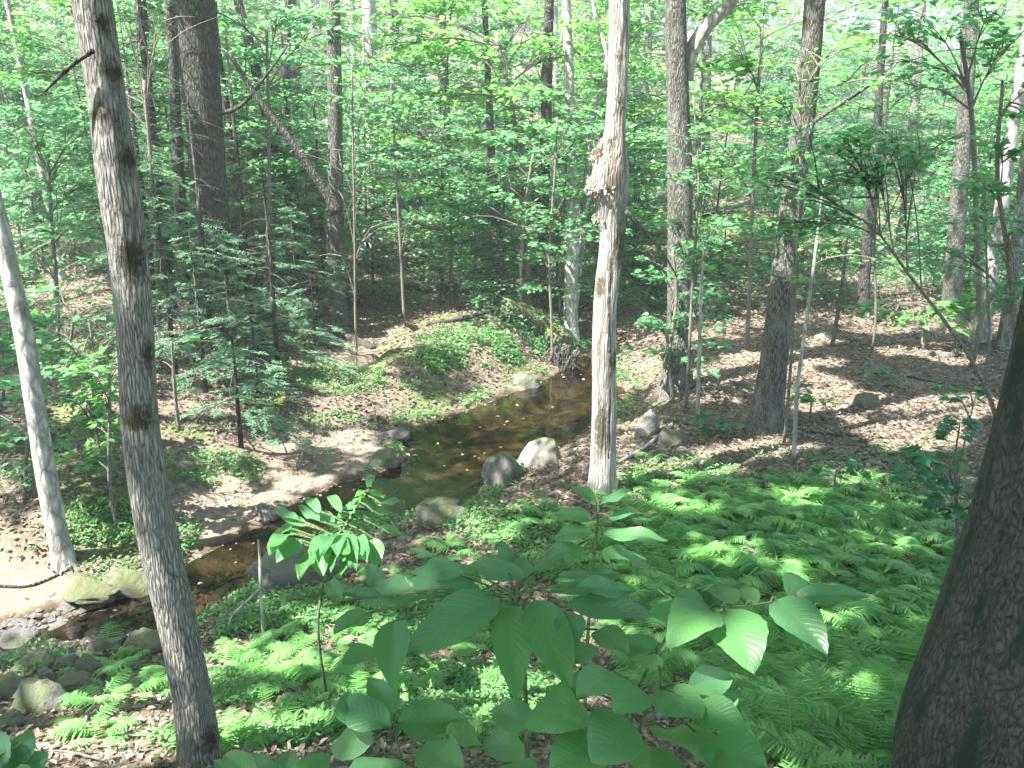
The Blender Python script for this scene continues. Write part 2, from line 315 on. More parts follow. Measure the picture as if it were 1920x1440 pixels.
def groundmat():
    m, n, l, out = newmat('forest_floor'); g = n.new("ShaderNodeNewGeometry"); pos = g.outputs["Position"]
    def noise(sc, det=6, ro=.6):
        q = n.new("ShaderNodeTexNoise"); q.inputs["Scale"].default_value = sc; q.inputs["Detail"].default_value = det; q.inputs["Roughness"].default_value = ro; l.new(pos, q.inputs["Vector"]); return q.outputs[0]
    def mix(f, a, b):
        x = n.new("ShaderNodeMix"); x.data_type = 'RGBA'
        l.new(f, x.inputs[0]); l.new(a, x.inputs[6])
        if isinstance(b, tuple): x.inputs[7].default_value = (*b, 1)
        else: l.new(b, x.inputs[7])
        return x.outputs[2]
    def attr(nm):
        a = n.new("ShaderNodeAttribute"); a.attribute_name = nm; return a.outputs["Fac"]
    vo = n.new("ShaderNodeTexVoronoi"); vo.inputs["Scale"].default_value = 22; l.new(pos, vo.inputs["Vector"])
    sp = n.new("ShaderNodeSeparateColor"); l.new(vo.outputs["Color"], sp.inputs[0])
    rp = ramp(n, [(0, (.05,.038,.029)), (.5, (.11,.082,.062)), (.85, (.20,.155,.122)), (1, (.32,.26,.21))]); l.new(sp.outputs[0], rp.inputs[0])
    big = ramp(n, [(.35, (.07,.06,.045)), (.65, (.19,.155,.125))]); l.new(noise(1.3), big.inputs[0])
    x = n.new("ShaderNodeMix"); x.data_type = 'RGBA'; x.inputs[0].default_value = .45; l.new(rp.outputs[0], x.inputs[6]); l.new(big.outputs[0], x.inputs[7]); lit = x.outputs[2]
    mos = ramp(n, [(.3, (.05,.075,.03)), (.7, (.12,.16,.05))]); l.new(noise(9), mos.inputs[0])
    c = mix(attr('moss'), lit, mos.outputs[0])
    snd = ramp(n, [(.3, (.12,.09,.065)), (.5, (.175,.135,.105)), (.72, (.30,.24,.195))]); l.new(noise(14, 8, .75), snd.inputs[0])
    c = mix(attr('sand'), c, snd.outputs[0])
    bed = ramp(n, [(.38, (.022,.018,.010)), (.50, (.065,.048,.028)), (.66, (.17,.145,.105))]); l.new(noise(3.5, 6, .6), bed.inputs[0])
    c = mix(attr('bed'), c, bed.outputs[0])
    pb = n.new("ShaderNodeBsdfPrincipled"); pb.inputs["Roughness"].default_value = .9; pb.inputs["Specular IOR Level"].default_value = .2; l.new(c, pb.inputs["Base Color"])
    bp = n.new("ShaderNodeBump"); bp.inputs["Strength"].default_value = .8; bp.inputs["Distance"].default_value = .02
    hh = n.new("ShaderNodeMath"); hh.operation = 'MULTIPLY_ADD'; l.new(sp.outputs[1], hh.inputs[0]); hh.inputs[1].default_value = .5; l.new(noise(30), hh.inputs[2])
    l.new(hh.outputs[0], bp.inputs["Height"]); l.new(bp.outputs[0], pb.inputs["Normal"]); l.new(pb.outputs[0], out.inputs[0]); return m
M['ground'] = groundmat()
def watermat():
    m, n, l, out = newmat('stream_water'); g = n.new("ShaderNodeNewGeometry")
    q = n.new("ShaderNodeTexNoise"); q.inputs["Scale"].default_value = 7; q.inputs["Detail"].default_value = 3; l.new(g.outputs["Position"], q.inputs["Vector"])
    bp = n.new("ShaderNodeBump"); bp.inputs["Strength"].default_value = .22; bp.inputs["Distance"].default_value = .02; l.new(q.outputs[0], bp.inputs["Height"])
    t = n.new("ShaderNodeBsdfTransparent"); t.inputs[0].default_value = (.45,.41,.32,1)
    gl = n.new("ShaderNodeBsdfGlossy"); gl.inputs["Roughness"].default_value = .04; gl.inputs[0].default_value = (1,1,1,1); l.new(bp.outputs[0], gl.inputs["Normal"])
    f = n.new("ShaderNodeFresnel"); f.inputs[0].default_value = 1.38; l.new(bp.outputs[0], f.inputs["Normal"])
    ms = n.new("ShaderNodeMixShader"); l.new(f.outputs[0], ms.inputs[0]); l.new(t.outputs[0], ms.inputs[1]); l.new(gl.outputs[0], ms.inputs[2]); l.new(ms.outputs[0], out.inputs[0]); return m
M['water'] = watermat()
# ------------------------------------------------------------------ ground and stream
def axis(c, lo, hi, n, k):
    t = np.linspace(-1, 1, n); s = np.sinh(t*k)/math.sinh(k)
    return np.where(s < 0, c+s*(c-lo), c+s*(hi-c))
gx = axis(0, -130, 130, 520, 4.0); gy = axis(8, -40, 165, 560, 4.2)
X, Y = np.meshgrid(gx, gy, indexing='ij'); Z = height(X, Y); D = sdist(X, Y)
b = Buf(); nx, ny = X.shape; i = np.arange(nx-1)[:, None]*ny; j = np.arange(ny-1)[None]
b.add(np.stack([X, Y, Z], -1), np.stack([i+j, i+ny+j, i+ny+j+1, i+j+1], -1).reshape(-1, 4))
ground = b.build('ground', M['ground']); tag(ground, None, None, None, 'structure')
MOSSY = [(640,720,90,35),(770,700,80,30),(900,650,130,45),(940,680,60,30),(400,880,90,35),(180,990,130,50),(650,1210,120,50),(840,760,90,30),(1230,760,50,30),(500,800,60,30),(130,880,120,50),(850,560,130,20)]
moss = 0*X
for s in MOSSY: moss = np.maximum(moss, ell(X, Y, *s))
moss = np.clip(moss*1.2*ss(.3, .6, fbm(X*2.5, Y*2.5, 3, 21)), 0, 1)
far = ss(.52, .62, fbm(X*.25, Y*.25, 4, 31))*ss(16, 24, Y); moss = np.maximum(moss, .7*far)
for nm, arr in (('moss', moss*(D > 0)), ('sand', np.clip(sandmask(X, Y)*1.6, 0, 1)*(D > -.1)), ('bed', ss(.10, -.05, D))):
    at = ground.data.attributes.new(nm, 'FLOAT', 'POINT'); at.data.foreach_set('value', arr.ravel().astype(np.float32))
b = Buf(); c = BANK.mean(0); wx = np.arange(-9, 3.2, .08); wy = np.arange(4, 18, .08); WX, WY = np.meshgrid(wx, wy, indexing='ij')
WD = sdist(WX, WY); slope = ss(-2.6, -4.5, WX)*-.06
WZ = 0.0+slope+.004*(fbm(WX*3, WY*3, 2, 2)-.5)
ny = WX.shape[1]; i = np.arange(WX.shape[0]-1)[:, None]*ny; j = np.arange(ny-1)[None]
F = np.stack([i+j, i+ny+j, i+ny+j+1, i+j+1], -1).reshape(-1, 4); keep = (WD.ravel()[F] < .10).any(1); F = F[keep]
us, inv = np.unique(F.ravel(), return_inverse=True)
b.add(np.stack([WX, WY, WZ], -1).reshape(-1, 3)[us], inv.reshape(-1, 4)); tag(b.build('water', M['water']), None, None, None, 'structure')
# ------------------------------------------------------------------ canopy: gaps shaped so the sun lands on chosen spots
PATCH = [  # (u, v, radius in metres on the ground)
 (800,608,.75),(745,640,.7),(690,655,.4),(640,828,.38),(470,845,.40),(520,860,.3),(560,905,.3),(430,930,.3),(690,710,.35),(330,740,.6),(360,720,.5),(340,800,.35),
 (60,1075,.55),(130,1045,.35),(20,1120,.45),(230,1350,.30),(200,1320,.2),(290,1400,.22),(480,1380,.18),(800,1265,.25),(840,1300,.18),(1030,840,.28),
 (1000,870,.2),(1215,805,.25),(820,960,.22),(240,1075,.25),(760,780,.12),(1640,615,.5),(1540,640,.3),(1620,800,.3),(1750,660,.7),(1680,520,1.6),(1760,540,1.6),
 (1340,625,.4),(560,600,.3),(200,560,.8),(110,540,.7),(230,710,.35),(170,750,.3),(1620,1330,.15),(1500,1090,.1),(1400,1040,.12),(1500,940,.15),(380,1130,.1),(1690,1030,.1),
 (820,590,.5),(765,622,.45),(480,740,.3),(620,690,.4),(580,760,.35),(720,600,.5),(860,640,.3),(920,700,.2),(1420,600,.5),(1500,700,.35),(1700,760,.3),(1600,900,.2),(640,1180,.2),(560,1260,.2),(700,1200,.15),(1130,1180,.15),(1560,1180,.15),(1280,960,.2),(1340,1060,.12),(1200,900,.15),(900,1000,.2),(440,1240,.15),(380,800,.4),(300,620,.5),(960,710,.2),(1240,460,1.2),(750,400,2.5),(1650,440,2)]
PT = np.array([(*G1(u, v), r) for u, v, r in PATCH])
TP = [(205,250,2.98,.20),(212,290,2.98,.20),(222,340,2.98,.20),(232,400,2.98,.12),(300,1150,2.98,.08),(1150,500,7.6,.25),(1132,600,7.6,.3),(1132,680,7.6,.2),(1150,560,7.7,.2),(1130,630,7.7,.2),(1155,200,7.7,.3),(1160,60,7.7,.3),(1150,280,7.7,.25),(1145,430,7.7,.2),(1130,900,7.7,.16),
      (30,560,6.7,.2),(10,490,6.7,.2),(130,1030,6.9,.25),(1285,100,12,.6),(1275,190,12,.4),(1135,340,7.7,.3),(695,300,26,1.5),(60,880,6.8,.1),
      (500,430,11,.6),(420,400,11,.6),(560,500,13,.8),(380,330,13,.7),(520,350,14,.8),(640,250,17,1.2),(660,1000,4.2,.2),
      (960,370,10,.2),(1100,280,11,.6),(1190,300,11,.5),(1260,500,11,.4),(1290,620,11,.3),(1130,30,11,1.2),(900,200,14,1.5),(1480,40,9,1.2),(700,80,12,1.5),(80,650,7,.4),(180,620,7,.4)]
TT = np.array([(*atY(u, v, Y0), r) for u, v, Y0, r in TP])
FP = np.array([(*P(u, v, z), r) for u, v, z, r in ((1390,1195,1.42,.065),(1205,1008,2.6,.10),(1280,1320,1.32,.055),(700,1040,4.4,.12),(580,1045,4.4,.1),(1310,1100,1.5,.05))])
TG = np.concatenate([PT, TT, FP])
def lit(pos):                                        # True where a leaf would shade one of the sun patches
    blk = np.zeros(len(pos), bool)
    for t in TG:
        d = pos-t[:3]; s = d@SUN; q = d-s[:, None]*SUN
        rr = t[3]*(1+.35*np.sin(3*np.arctan2(q[:, 1], q[:, 0])+t[0]*9))+np.where((s > 5) & (t[3] > .06), .11, 0)
        blk |= (s > .8) & ((q*q).sum(1) < rr*rr)
    return blk
# ------------------------------------------------------------------ trees
TREES = []   # dicts: root, base, top pts for the canopy
def make_tree(name, label, px, mat, Y0=None, h=14, seg=26, lump=.05, flare=.5, fh=.18, group=None, top=None, lean=0.0, name_part='trunk', n=70, base_off=0):
    """px: list of (u, v, width px) from the foot upward"""
    px = np.array(px, float); g = G1(px[0, 0], px[0, 1])
    if Y0 is None: Y0 = g[1]
    p = atY(px[:, 0], px[:, 1], np.full(len(px), Y0)); 
    p[:, 1] += lean*(p[:, 2]-p[0, 2])
    zc = p[:, 1]*CP+(CAMZ-p[:, 2])*SP; rad = px[:, 2]*zc/FPX/2
    base = p[0].copy(); base[2] = H(base[0], base[1])
    p = np.vstack([base+[0, 0, -.25], p[1:]]) if len(p) > 1 else p; 
    q = np.column_stack([p, rad])
    if top is None:
        d = q[-1, :3]-q[-2, :3]; d = d/np.linalg.norm(d)*[.5, .5, 1]; zt = max(h, q[-1, 2]+2); k = zt-q[-1, 2]
        for f in (.35, .7, 1.0):
            q = np.vstack([q, [*(q[len(p)-1, :3]+d*k*f/abs(d[2]) + np.append(rng.normal(0, .12, 2), 0)), q[len(p)-1, 3]*(1-.8*f)]])
    s = spline(q, n); s[:, 3] = np.maximum(s[:, 3], .006)
    root = thing(name, base, label, 'tree', group)
    bf = Buf(); tube(bf, s[:, :3], s[:, 3], seg, 0, lump, 0, flare, fh, int(abs(px[0, 0])) % 17)
    bf.build(name_part, M[mat], root, base)
    d = dict(root=root, base=base, s=s, mat=mat, crown=Buf(), limb=Buf(), pos=[]); TREES.append(d); return d
fg = make_tree('tree', 'grey furrowed trunk leaning left in the left foreground, with dark mossy bands', [(374,1432,88),(365,1340,72),(337,1190,68),(307,1060,68),(285,950,70),(262,780,66),(255,640,64),(241,480,68),(220,330,74),(203,200,68),(172,0,70)], 'bark_furrowed', seg=72, lump=.07, flare=.75, fh=.11, n=160, h=13)
edge = make_tree('tree', 'slim pale grey trunk at the left edge rising from the sunlit sandy bank', [(122,1052,42),(108,1000,36),(92,920,36),(66,760,34),(44,620,34),(22,520,32),(0,420,30),(-60,200,28)], 'bark_pale', seg=40, flare=1.5, fh=.10, h=12)
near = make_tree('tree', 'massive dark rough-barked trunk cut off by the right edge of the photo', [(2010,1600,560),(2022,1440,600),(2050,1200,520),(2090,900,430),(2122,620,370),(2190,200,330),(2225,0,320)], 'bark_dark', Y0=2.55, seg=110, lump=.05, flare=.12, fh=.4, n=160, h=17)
dead = make_tree('tree', 'barkless pale dead trunk with a shaggy clump halfway up, standing in ferns by the pool', [(1130,925,50),(1131,850,46),(1133,740,44),(1132,640,44),(1138,540,44),(1148,430,48),(1146,385,56),(1143,345,72),(1146,310,64),(1151,270,46),(1157,180,38),(1160,90,38),(1162,0,38)], 'dead_wood', seg=48, flare=.9, lump=.12, n=110, h=13)
t600 = make_tree('tree', 'straight brown trunk with flared dark foot at the end of the sunny path', [(627,608,46),(628,540,38),(629,400,30),(628,200,27),(624,0,26)], 'bark_brown', flare=.4, fh=.4, h=18)
pine = make_tree('tree', 'thick dark brown trunk behind the hemlocks, widest on the left side', [(395,640,64),(398,480,62),(385,250,66),(372,100,72),(366,0,78)], 'bark_dark_brown', Y0=14.5, flare=.3, fh=.5, h=20)
t12 = make_tree('tree', 'rough grey-brown trunk wrapped in leafy shoots, right of the dead trunk', [(1268,735,60),(1272,640,46),(1275,480,46),(1274,300,46),(1270,150,42),(1266,0,40)], 'bark_brown', flare=.7, fh=.3, h=17)
t13 = make_tree('tree', 'grey-green trunk leaning right beside the open leaf-covered clearing', [(1432,805,66),(1448,700,52),(1464,560,46),(1482,400,42),(1504,240,42),(1520,100,38),(1528,0,38)], 'bark_brown', flare=.7, fh=.2, seg=48, h=15)
trs = [make_tree('tree', lab, px, mt, h=hh, flare=.7, fh=.22, seg=16, n=50) for lab, px, mt, hh in [
 ('thin brown trunk at the back of the leaf-covered clearing', [(1618,592,24),(1626,450,18),(1640,300,15),(1652,120,13),(1660,0,12)], 'bark_dark_brown', 13),
 ('dark trunk rising behind the bright green bush on the right', [(1784,606,36),(1792,450,31),(1803,300,28),(1815,120,26),(1822,0,26)], 'bark_brown', 15),
 ('pale mottled trunk leaning right at the far right of the clearing', [(1838,640,34),(1855,520,28),(1876,400,25),(1898,250,22),(1925,60,20)], 'bark_pale', 13),
 ('grey trunk close behind the massive right-hand trunk', [(1886,650,30),(1902,500,24),(1918,350,20),(1950,60,18)], 'bark_grey', 13),
 ('slim dark trunk beside the thicket in the middle distance', [(935,548,24),(932,430,20),(922,300,15),(914,120,12),(908,0,11)], 'bark_dark_brown', 14),
 ('smooth dark grey trunk behind the mossy log', [(1012,560,28),(1016,420,24),(1022,290,22),(1026,120,20),(1030,0,18)], 'bark_dark_brown', 16),
 ('pale grey trunk at the head of the pool, left of the dead trunk', [(1070,640,30),(1070,540,26),(1076,420,24),(1070,280,20),(1066,100,18),(1062,0,16)], 'bark_pale', 14),
 ('thin bleached trunk leaning right at the head of the pool', [(1072,622,12),(1085,500,13),(1098,380,12),(1106,250,11)], 'bark_pale', 8),
 ('slim dark trunk rising left of the leaning dead pole', [(585,560,30),(562,440,24),(535,330,22),(505,230,20),(462,60,18),(446,0,16)], 'bark_dark_brown', 15),
 ('dark upright trunk just left of the path trunk', [(548,520,24),(540,400,22),(537,250,16),(538,100,14),(540,0,13)], 'bark_dark_brown', 15),
 ('slender dark trunk among the hemlocks left of the path trunk', [(470,560,22),(448,400,16),(424,200,14),(404,60,12),(398,0,12)], 'bark_dark_brown', 13),
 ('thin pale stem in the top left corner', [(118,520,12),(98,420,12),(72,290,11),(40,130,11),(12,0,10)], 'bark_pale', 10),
 ('dark trunk in the hemlock shade right of the foreground trunk', [(345,560,28),(338,400,22),(330,220,20),(322,60,18),(318,0,18)], 'bark_dark_brown', 16),
 ('slender dark trunk nearest the foreground trunk in the hemlock shade', [(300,540,20),(290,380,16),(280,200,14),(268,0,12)], 'bark_dark_brown', 14),
 ('whitish trunk far back in the gap right of the path trunk', [(692,478,32),(694,380,30),(696,250,28),(694,120,28),(692,0,27)], 'bark_pale', 24),
 ('reddish brown trunk far back between the two right-hand trunks', [(1318,400,18),(1322,270,18),(1326,120,16),(1328,0,16)], 'bark_brown', 22),
 ('grey trunk standing far back on the bright slope at right', [(1692,474,24),(1700,380,21),(1712,240,18),(1722,100,16)], 'bark_grey', 18),
 ('short white trunk lit by sun far back at centre', [(948,330,22),(950,250,20),(952,150,18),(955,0,16)], 'bark_pale', 22),
 ('white trunk far back near the top middle of the photo', [(832,330,14),(828,200,13),(825,60,12),(824,0,11)], 'bark_pale', 22),
 ('pale slim trunk against the thicket right of centre', [(1100,470,16),(1050,300,14),(1042,150,14),(1040,0,12)], 'bark_pale', 16)]]
# poles too thin for a crown of their own in the picture
def pole(name, label, px, mat, cat='sapling', Y0=None, seg=8, flare=.2):
    px = np.array(px, float); g = G1(px[0, 0], px[0, 1]); Y0 = g[1] if Y0 is None else Y0
    p = atY(px[:, 0], px[:, 1], np.full(len(px), Y0)); zc = p[:, 1]*CP+(CAMZ-p[:, 2])*SP
    q = spline(np.column_stack([p, px[:, 2]*zc/FPX/2]), 30); bf = Buf(); tube(bf, q[:, :3], q[:, 3], seg, 0, .08, 0, flare, .1)
    o = bf.build(name, M[mat], None, tuple(p[0])); tag(o, label, cat); return p
pole('thin_sapling', 'very thin whitish stem rising right of the leaning grey-green trunk', [(1488,862,9),(1496,720,8),(1512,600,7),(1528,480,6),(1545,330,1.5)], 'bark_pale')
pole('thin_sapling', 'thin spindly stem at the foot of the shoot-wrapped trunk', [(1308,782,8),(1312,640,7),(1316,520,6),(1320,440,1.5)], 'bark_pale')
pole('thin_sapling', 'thin greenish stem upright in the middle thicket', [(845,585,7),(846,470,6),(843,350,1.5)], 'bark_brown')
pole('thin_sapling', 'thin dark stem upright between path and thicket', [(792,530,8),(790,430,7),(786,300,1.5)], 'bark_dark_brown')
pole('thin_sapling', 'bare thin stem in front of the dark hemlock hollow', [(380,688,9),(378,560,8),(374,430,6),(372,350,1.5)], 'bark_brown')
pole('thin_sapling', 'spindly bent stem in the clearing left of the thin brown trunk', [(1560,650,8),(1578,540,7),(1590,430,1.5)], 'bark_brown')
pole('dead_pole', 'dark dead pole leaning left from the path trunk into the branches', [(634,400,20),(600,345,17),(545,265,15),(490,195,12),(430,100,8)], 'bark_dark_brown', 'dead tree', Y0=14.3)
pole('fallen_branch', 'dead branch slanting up behind the leaning grey-green trunk', [(1560,205,7),(1600,180,7),(1640,155,2)], 'bark_dark_brown', 'branch', Y0=12)
# the big fork of the shoot-wrapped tree
bf = Buf(); q = spline(np.column_stack([atY(np.array([1285,1295,1325,1370,1400]), np.array([150,100,50,5,-60]), np.full(5, 12.1)), [.12,.11,.10,.085,.07]]), 24)
tube(bf, q[:, :3], q[:, 3], 12, 0, .06); o = bf.build('fork_branch', M['bark_pale'], t12['root'], t12['base']); o['label'] = 'pale branch forking up to the right'
for d, pts in ((fg, [(175,95,9),(140,118,8),(110,145,7),(84,172,4)]), (dead, [(1172,395,10),(1205,430,7),(1240,470,5),(1270,520,3)]), (pine, [(402,110,9),(352,60,6),(310,10,4)]), (pine, [(398,215,9),(440,205,8),(500,140,5),(540,85,3)]), (t13, [(1500,245,10),(1560,205,7),(1620,165,4)])):
    a = np.array(pts, float); Yb = d['base'][1]-.1; pp = atY(a[:, 0], a[:, 1], np.full(len(a), Yb)); q = spline(np.column_stack([pp, a[:, 2]*Yb/FPX/2]), 16)
    bf = Buf(); tube(bf, q[:, :3], q[:, 3], 8, 0, .1); bf.build('dead_branch', M['bark_dark_brown' if d in (pine, fg) else 'bark_brown'], d['root'], d['base'])
# shaggy clump, dark knots and cracks on the near trunks
def flakes(buf, c, rx, rz, n, size, m=0, tm=OVAL):
    a = rng.uniform(0, 2*math.pi, n); z = rng.normal(0, .45, n); rr = rx*(1-.4*np.abs(z))*rng.uniform(.7, 1.15, n)
    pos = np.stack([c[0]+rr*np.cos(a), c[1]+rr*np.sin(a), c[2]+z*rz], -1)
    out = np.stack([np.cos(a), np.sin(a), .25+0*a], -1); leaves(buf, pos, size, tm, .5, m, nrm=out, along=np.stack([.5*np.cos(a), .5*np.sin(a), rng.choice([-1., .6], n)], -1))
bf = Buf(); c = atY(1140, 335, dead['base'][1])
flakes(bf, c+[-.03,0,-.08], .155, .10, 1500, .048); flakes(bf, c+[-.05,0,.20], .10, .12, 500, .045); flakes(bf, c+[-.02,0,-.35], .10, .10, 250, .035); bf.build('bark_clump', leafmat('dry_bark', [(.14,.10,.06),(.34,.30,.24),(.55,.52,.46)], .1, (1,1,.9)), dead['root'], dead['base'], smooth=False)
bf = Buf()
q = spline(np.column_stack([atY(np.array([1146,1142,1144,1141.]), np.array([480,600,720,860.]), np.full(4, dead['base'][1]-.15)), [.012,.014,.012,.008]]), 30)
tube(bf, q[:, :3], q[:, 3], 5, 0, .5); o = bf.build('crack', M['bark_dark_brown'], dead['root'], dead['base']); o['label'] = 'long dark vertical crack in the bare wood'
def knot(d, u, v, r, mat):
    s = d['s']; c = atY(u, v, d['base'][1]); k = np.argmin(np.abs(s[:, 2]-c[2])); ctr = s[k, :3]; dirv = np.array([c[0]-ctr[0], -.6*s[k, 3], 0]); dirv /= np.linalg.norm(dirv)+1e-9
    rr = s[k, 3]; th = np.linspace(0, math.pi/2, 6); bf = Buf(); pts = np.array([ctr+dirv*(rr*.8+r*.45*math.sin(t)) for t in th]); tube(bf, pts, [r*math.cos(t)+.002 for t in th], 12, 0, .3, seed=3)
    bf.build('knot', M[mat], d['root'], d['base'])
for u, v, r in ((1512,152,.07),(1478,520,.05)): knot(t13, u, v, r, 'bark_dark_brown')
def bands(d, lst):
    o = next(c for c in d['root'].children if c.name.startswith('trunk')); me = o.data; V = np.zeros(len(me.vertices)*3, np.float32); me.vertices.foreach_get('co', V); V = V.reshape(-1, 3)+d['base']
    s = d['s']; cx_ = np.interp(V[:, 2], s[:, 2], s[:, 0]); cy_ = np.interp(V[:, 2], s[:, 2], s[:, 1]); th = np.arctan2(V[:, 1]-cy_, V[:, 0]-cx_); val = np.zeros(len(V))
    for u, v0, v1, sd, cv in lst:
        z1 = atY(u, v0, d['base'][1])[2]; z0 = atY(u, v1, d['base'][1])[2]; a_ = np.abs((th-sd+math.pi) % (2*math.pi)-math.pi)/cv; b_ = np.abs(V[:, 2]-(z0+z1)/2)/((z1-z0)/2); val = np.maximum(val, 1.25-np.sqrt(a_**2+b_**2)*.9)
    at = me.attributes.new('band', 'FLOAT', 'POINT'); at.data.foreach_set('value', np.clip(val, 0, 1).astype(np.float32))
def bandmat(m, c):
    n = m.node_tree.nodes; l = m.node_tree.links; pb = next(x for x in n if x.type == 'BSDF_PRINCIPLED'); src = pb.inputs["Base Color"].links[0].from_socket
    at = n.new("ShaderNodeAttribute"); at.attribute_name = 'band'; tc = n.new("ShaderNodeTexCoord"); q = n.new("ShaderNodeTexNoise"); q.inputs["Scale"].default_value = 26; q.inputs["Detail"].default_value = 5; q.inputs["Roughness"].default_value = .75; l.new(tc.outputs["Object"], q.inputs["Vector"])
    a_ = n.new("ShaderNodeMath"); a_.operation = 'MULTIPLY_ADD'; l.new(q.outputs[0], a_.inputs[0]); a_.inputs[1].default_value = 1.5; l.new(at.outputs["Fac"], a_.inputs[2])
    r = n.new("ShaderNodeMapRange"); l.new(a_.outputs[0], r.inputs[0]); r.inputs[1].default_value = 1.2; r.inputs[2].default_value = 1.65
    x = n.new("ShaderNodeMix"); x.data_type = 'RGBA'; l.new(r.outputs[0], x.inputs[0]); l.new(src, x.inputs[6]); x.inputs[7].default_value = (*c, 1); l.new(x.outputs[2], pb.inputs["Base Color"])
for nm in ('bark_furrowed', 'dead_wood'): bandmat(M[nm], (.095,.088,.055))
bands(fg, [(205,95,180,-.6,1.0),(215,200,255,-1.6,1.8),(240,250,345,-.5,.9),(236,420,540,-1.0,1.3),(254,738,805,-1.4,2.2),(268,620,700,-.5,.7),(360,1340,1410,-.5,.8),(180,20,60,-.8,.8)])
bands(dead, [(1146,395,520,-.9,1.0),(1133,500,570,-2.4,.9),(1133,720,880,-1.9,.8),(1155,100,130,-1.6,1.2),(1155,160,235,-1.3,.6),(1150,250,290,-1.9,.7),(1130,640,700,-.6,.5)])
# unseen trees added beyond the frame so their crowns shade the stream
OFF = [(-9.5, 6.5, 'left'), (-7.2, .5, 'left'), (-13, 12, 'left'), (-3.4, -3.8, 'behind'), (-12, -4, 'left'), (2.4, -4.5, 'behind'), (-17, 4, 'left'), (-15.5, 19, 'left'), (9.5, 6, 'right')]
for k, (x, y, side) in enumerate(OFF):
    z = H(x, y); base = np.array([x, y, float(z)]); q = np.array([(x, y, z-.3, .22), (x+.1, y, z+4, .18), (x-.1, y+.1, z+9, .12), (x, y, z+14, .04)]); s = spline(q, 40)
    root = thing('tree', base, 'tall grey tree added for shade '+{'left': 'beyond the left edge of the view', 'right': 'beyond the right edge of the view', 'behind': 'behind the viewpoint'}[side], 'tree', 'unseen trees added for shade around the viewpoint')
    bf = Buf(); tube(bf, s[:, :3], s[:, 3], 16, 0, .05, 0, .5, .2); bf.build('trunk', M['bark_grey'], root, base)
    TREES.append(dict(root=root, base=base, s=s, mat='bark_grey', crown=Buf(), limb=Buf()))
# canopy sprays over the near scene, each given to the nearest tree
NC = 2500
cx = rng.uniform(-22, 13, NC); cy = rng.uniform(-10, 24, NC); cz = rng.uniform(8.2, 14.5, NC)
keep = (fbm(cx*.28+5, cy*.28, 3, 77) > .34) & (rng.uniform(0, 1, NC) < 1-.85*ss(9, 13, cy)); cx, cy, cz = cx[keep], cy[keep], cz[keep]
ex = np.concatenate([np.stack([rng.uniform(2.5, 9, 300), rng.uniform(8, 15, 300), np.full(300, .5)], -1), np.stack([rng.uniform(.5, 5, 35), rng.uniform(2.5, 7, 35), np.full(35, .8)], -1), np.stack([rng.uniform(1.2, 2.2, 60), rng.uniform(2, 3, 60), rng.uniform(1, 4.5, 60)], -1)])
ex = ex+SUN*(rng.uniform(8.5, 13.5, len(ex))/SUN[2])[:, None]; cx = np.concatenate([cx, ex[:, 0]]); cy = np.concatenate([cy, ex[:, 1]]); cz = np.concatenate([cz, ex[:, 2]])  # extra unseen sprays added sunward to shade clearing, ferns and near trunk
cand = [d for d in TREES if d['base'][1] < 26]
tb = np.array([d['base'][:2] for d in cand])
own = np.argmin((cx[:, None]-tb[:, 0])**2+(cy[:, None]-tb[:, 1])**2, 1)
for k in range(len(cx)):
    d = cand[own[k]]; s = d['s']; c = np.array([cx[k], cy[k], cz[k]]); zt = min(c[2]-.6-.25*abs(c[0]-d['base'][0]), s[-1, 2]-.3)
    kk = np.argmin(np.abs(s[:, 2]-max(zt, 5.5))); a = s[kk, :3]
    if k % 2 == 0 or np.hypot(*(c-a)[:2]) < 3:
        mid = (a+c)/2+[0, 0, .25]; q = spline(np.array([a, mid, c]), 6)
        if not lit(q).any(): tube(d['limb'], q, np.linspace(min(.05, s[kk, 3]*.6), .008, 6), 5, 0, 0, cap=False)
    n = int(rng.uniform(60, 130)); rr = rng.uniform(.7, 1.4)
    pos = c+np.stack([rng.normal(0, rr*.6, n), rng.normal(0, rr*.6, n), rng.normal(0, .22, n)], -1)
    pos = pos[~lit(pos)]; leaves(d['crown'], pos, .21, DIAM, .45)
for d in TREES:
    if d['base'][1] > 20 and d['crown'].empty() and d['base'][1] > 30:
        n = 40; c0 = d['s'][-12:, :3]
        for q in range(26):
            a = c0[rng.integers(0, 12)]+[rng.normal(0, 1.6), rng.normal(0, 1.6), rng.normal(-1, 1.8)]; tube(d['limb'], spline(np.array([d['s'][np.argmin(np.abs(d['s'][:, 2]-a[2]+.7)), :3], a]), 4), [.03, .02, .015, .008], 4, cap=False)
            leaves(d['crown'], a+rng.normal(0, 1, (110, 3))*[.8, .8, .25], .22, DIAM, .45)
    if not d['crown'].empty():
        d['crown'].build('crown', M['leaf_canopy'], d['root'], d['base'], smooth=False)
    if not d['limb'].empty(): d['limb'].build('limbs', M[d['mat']], d['root'], d['base'])
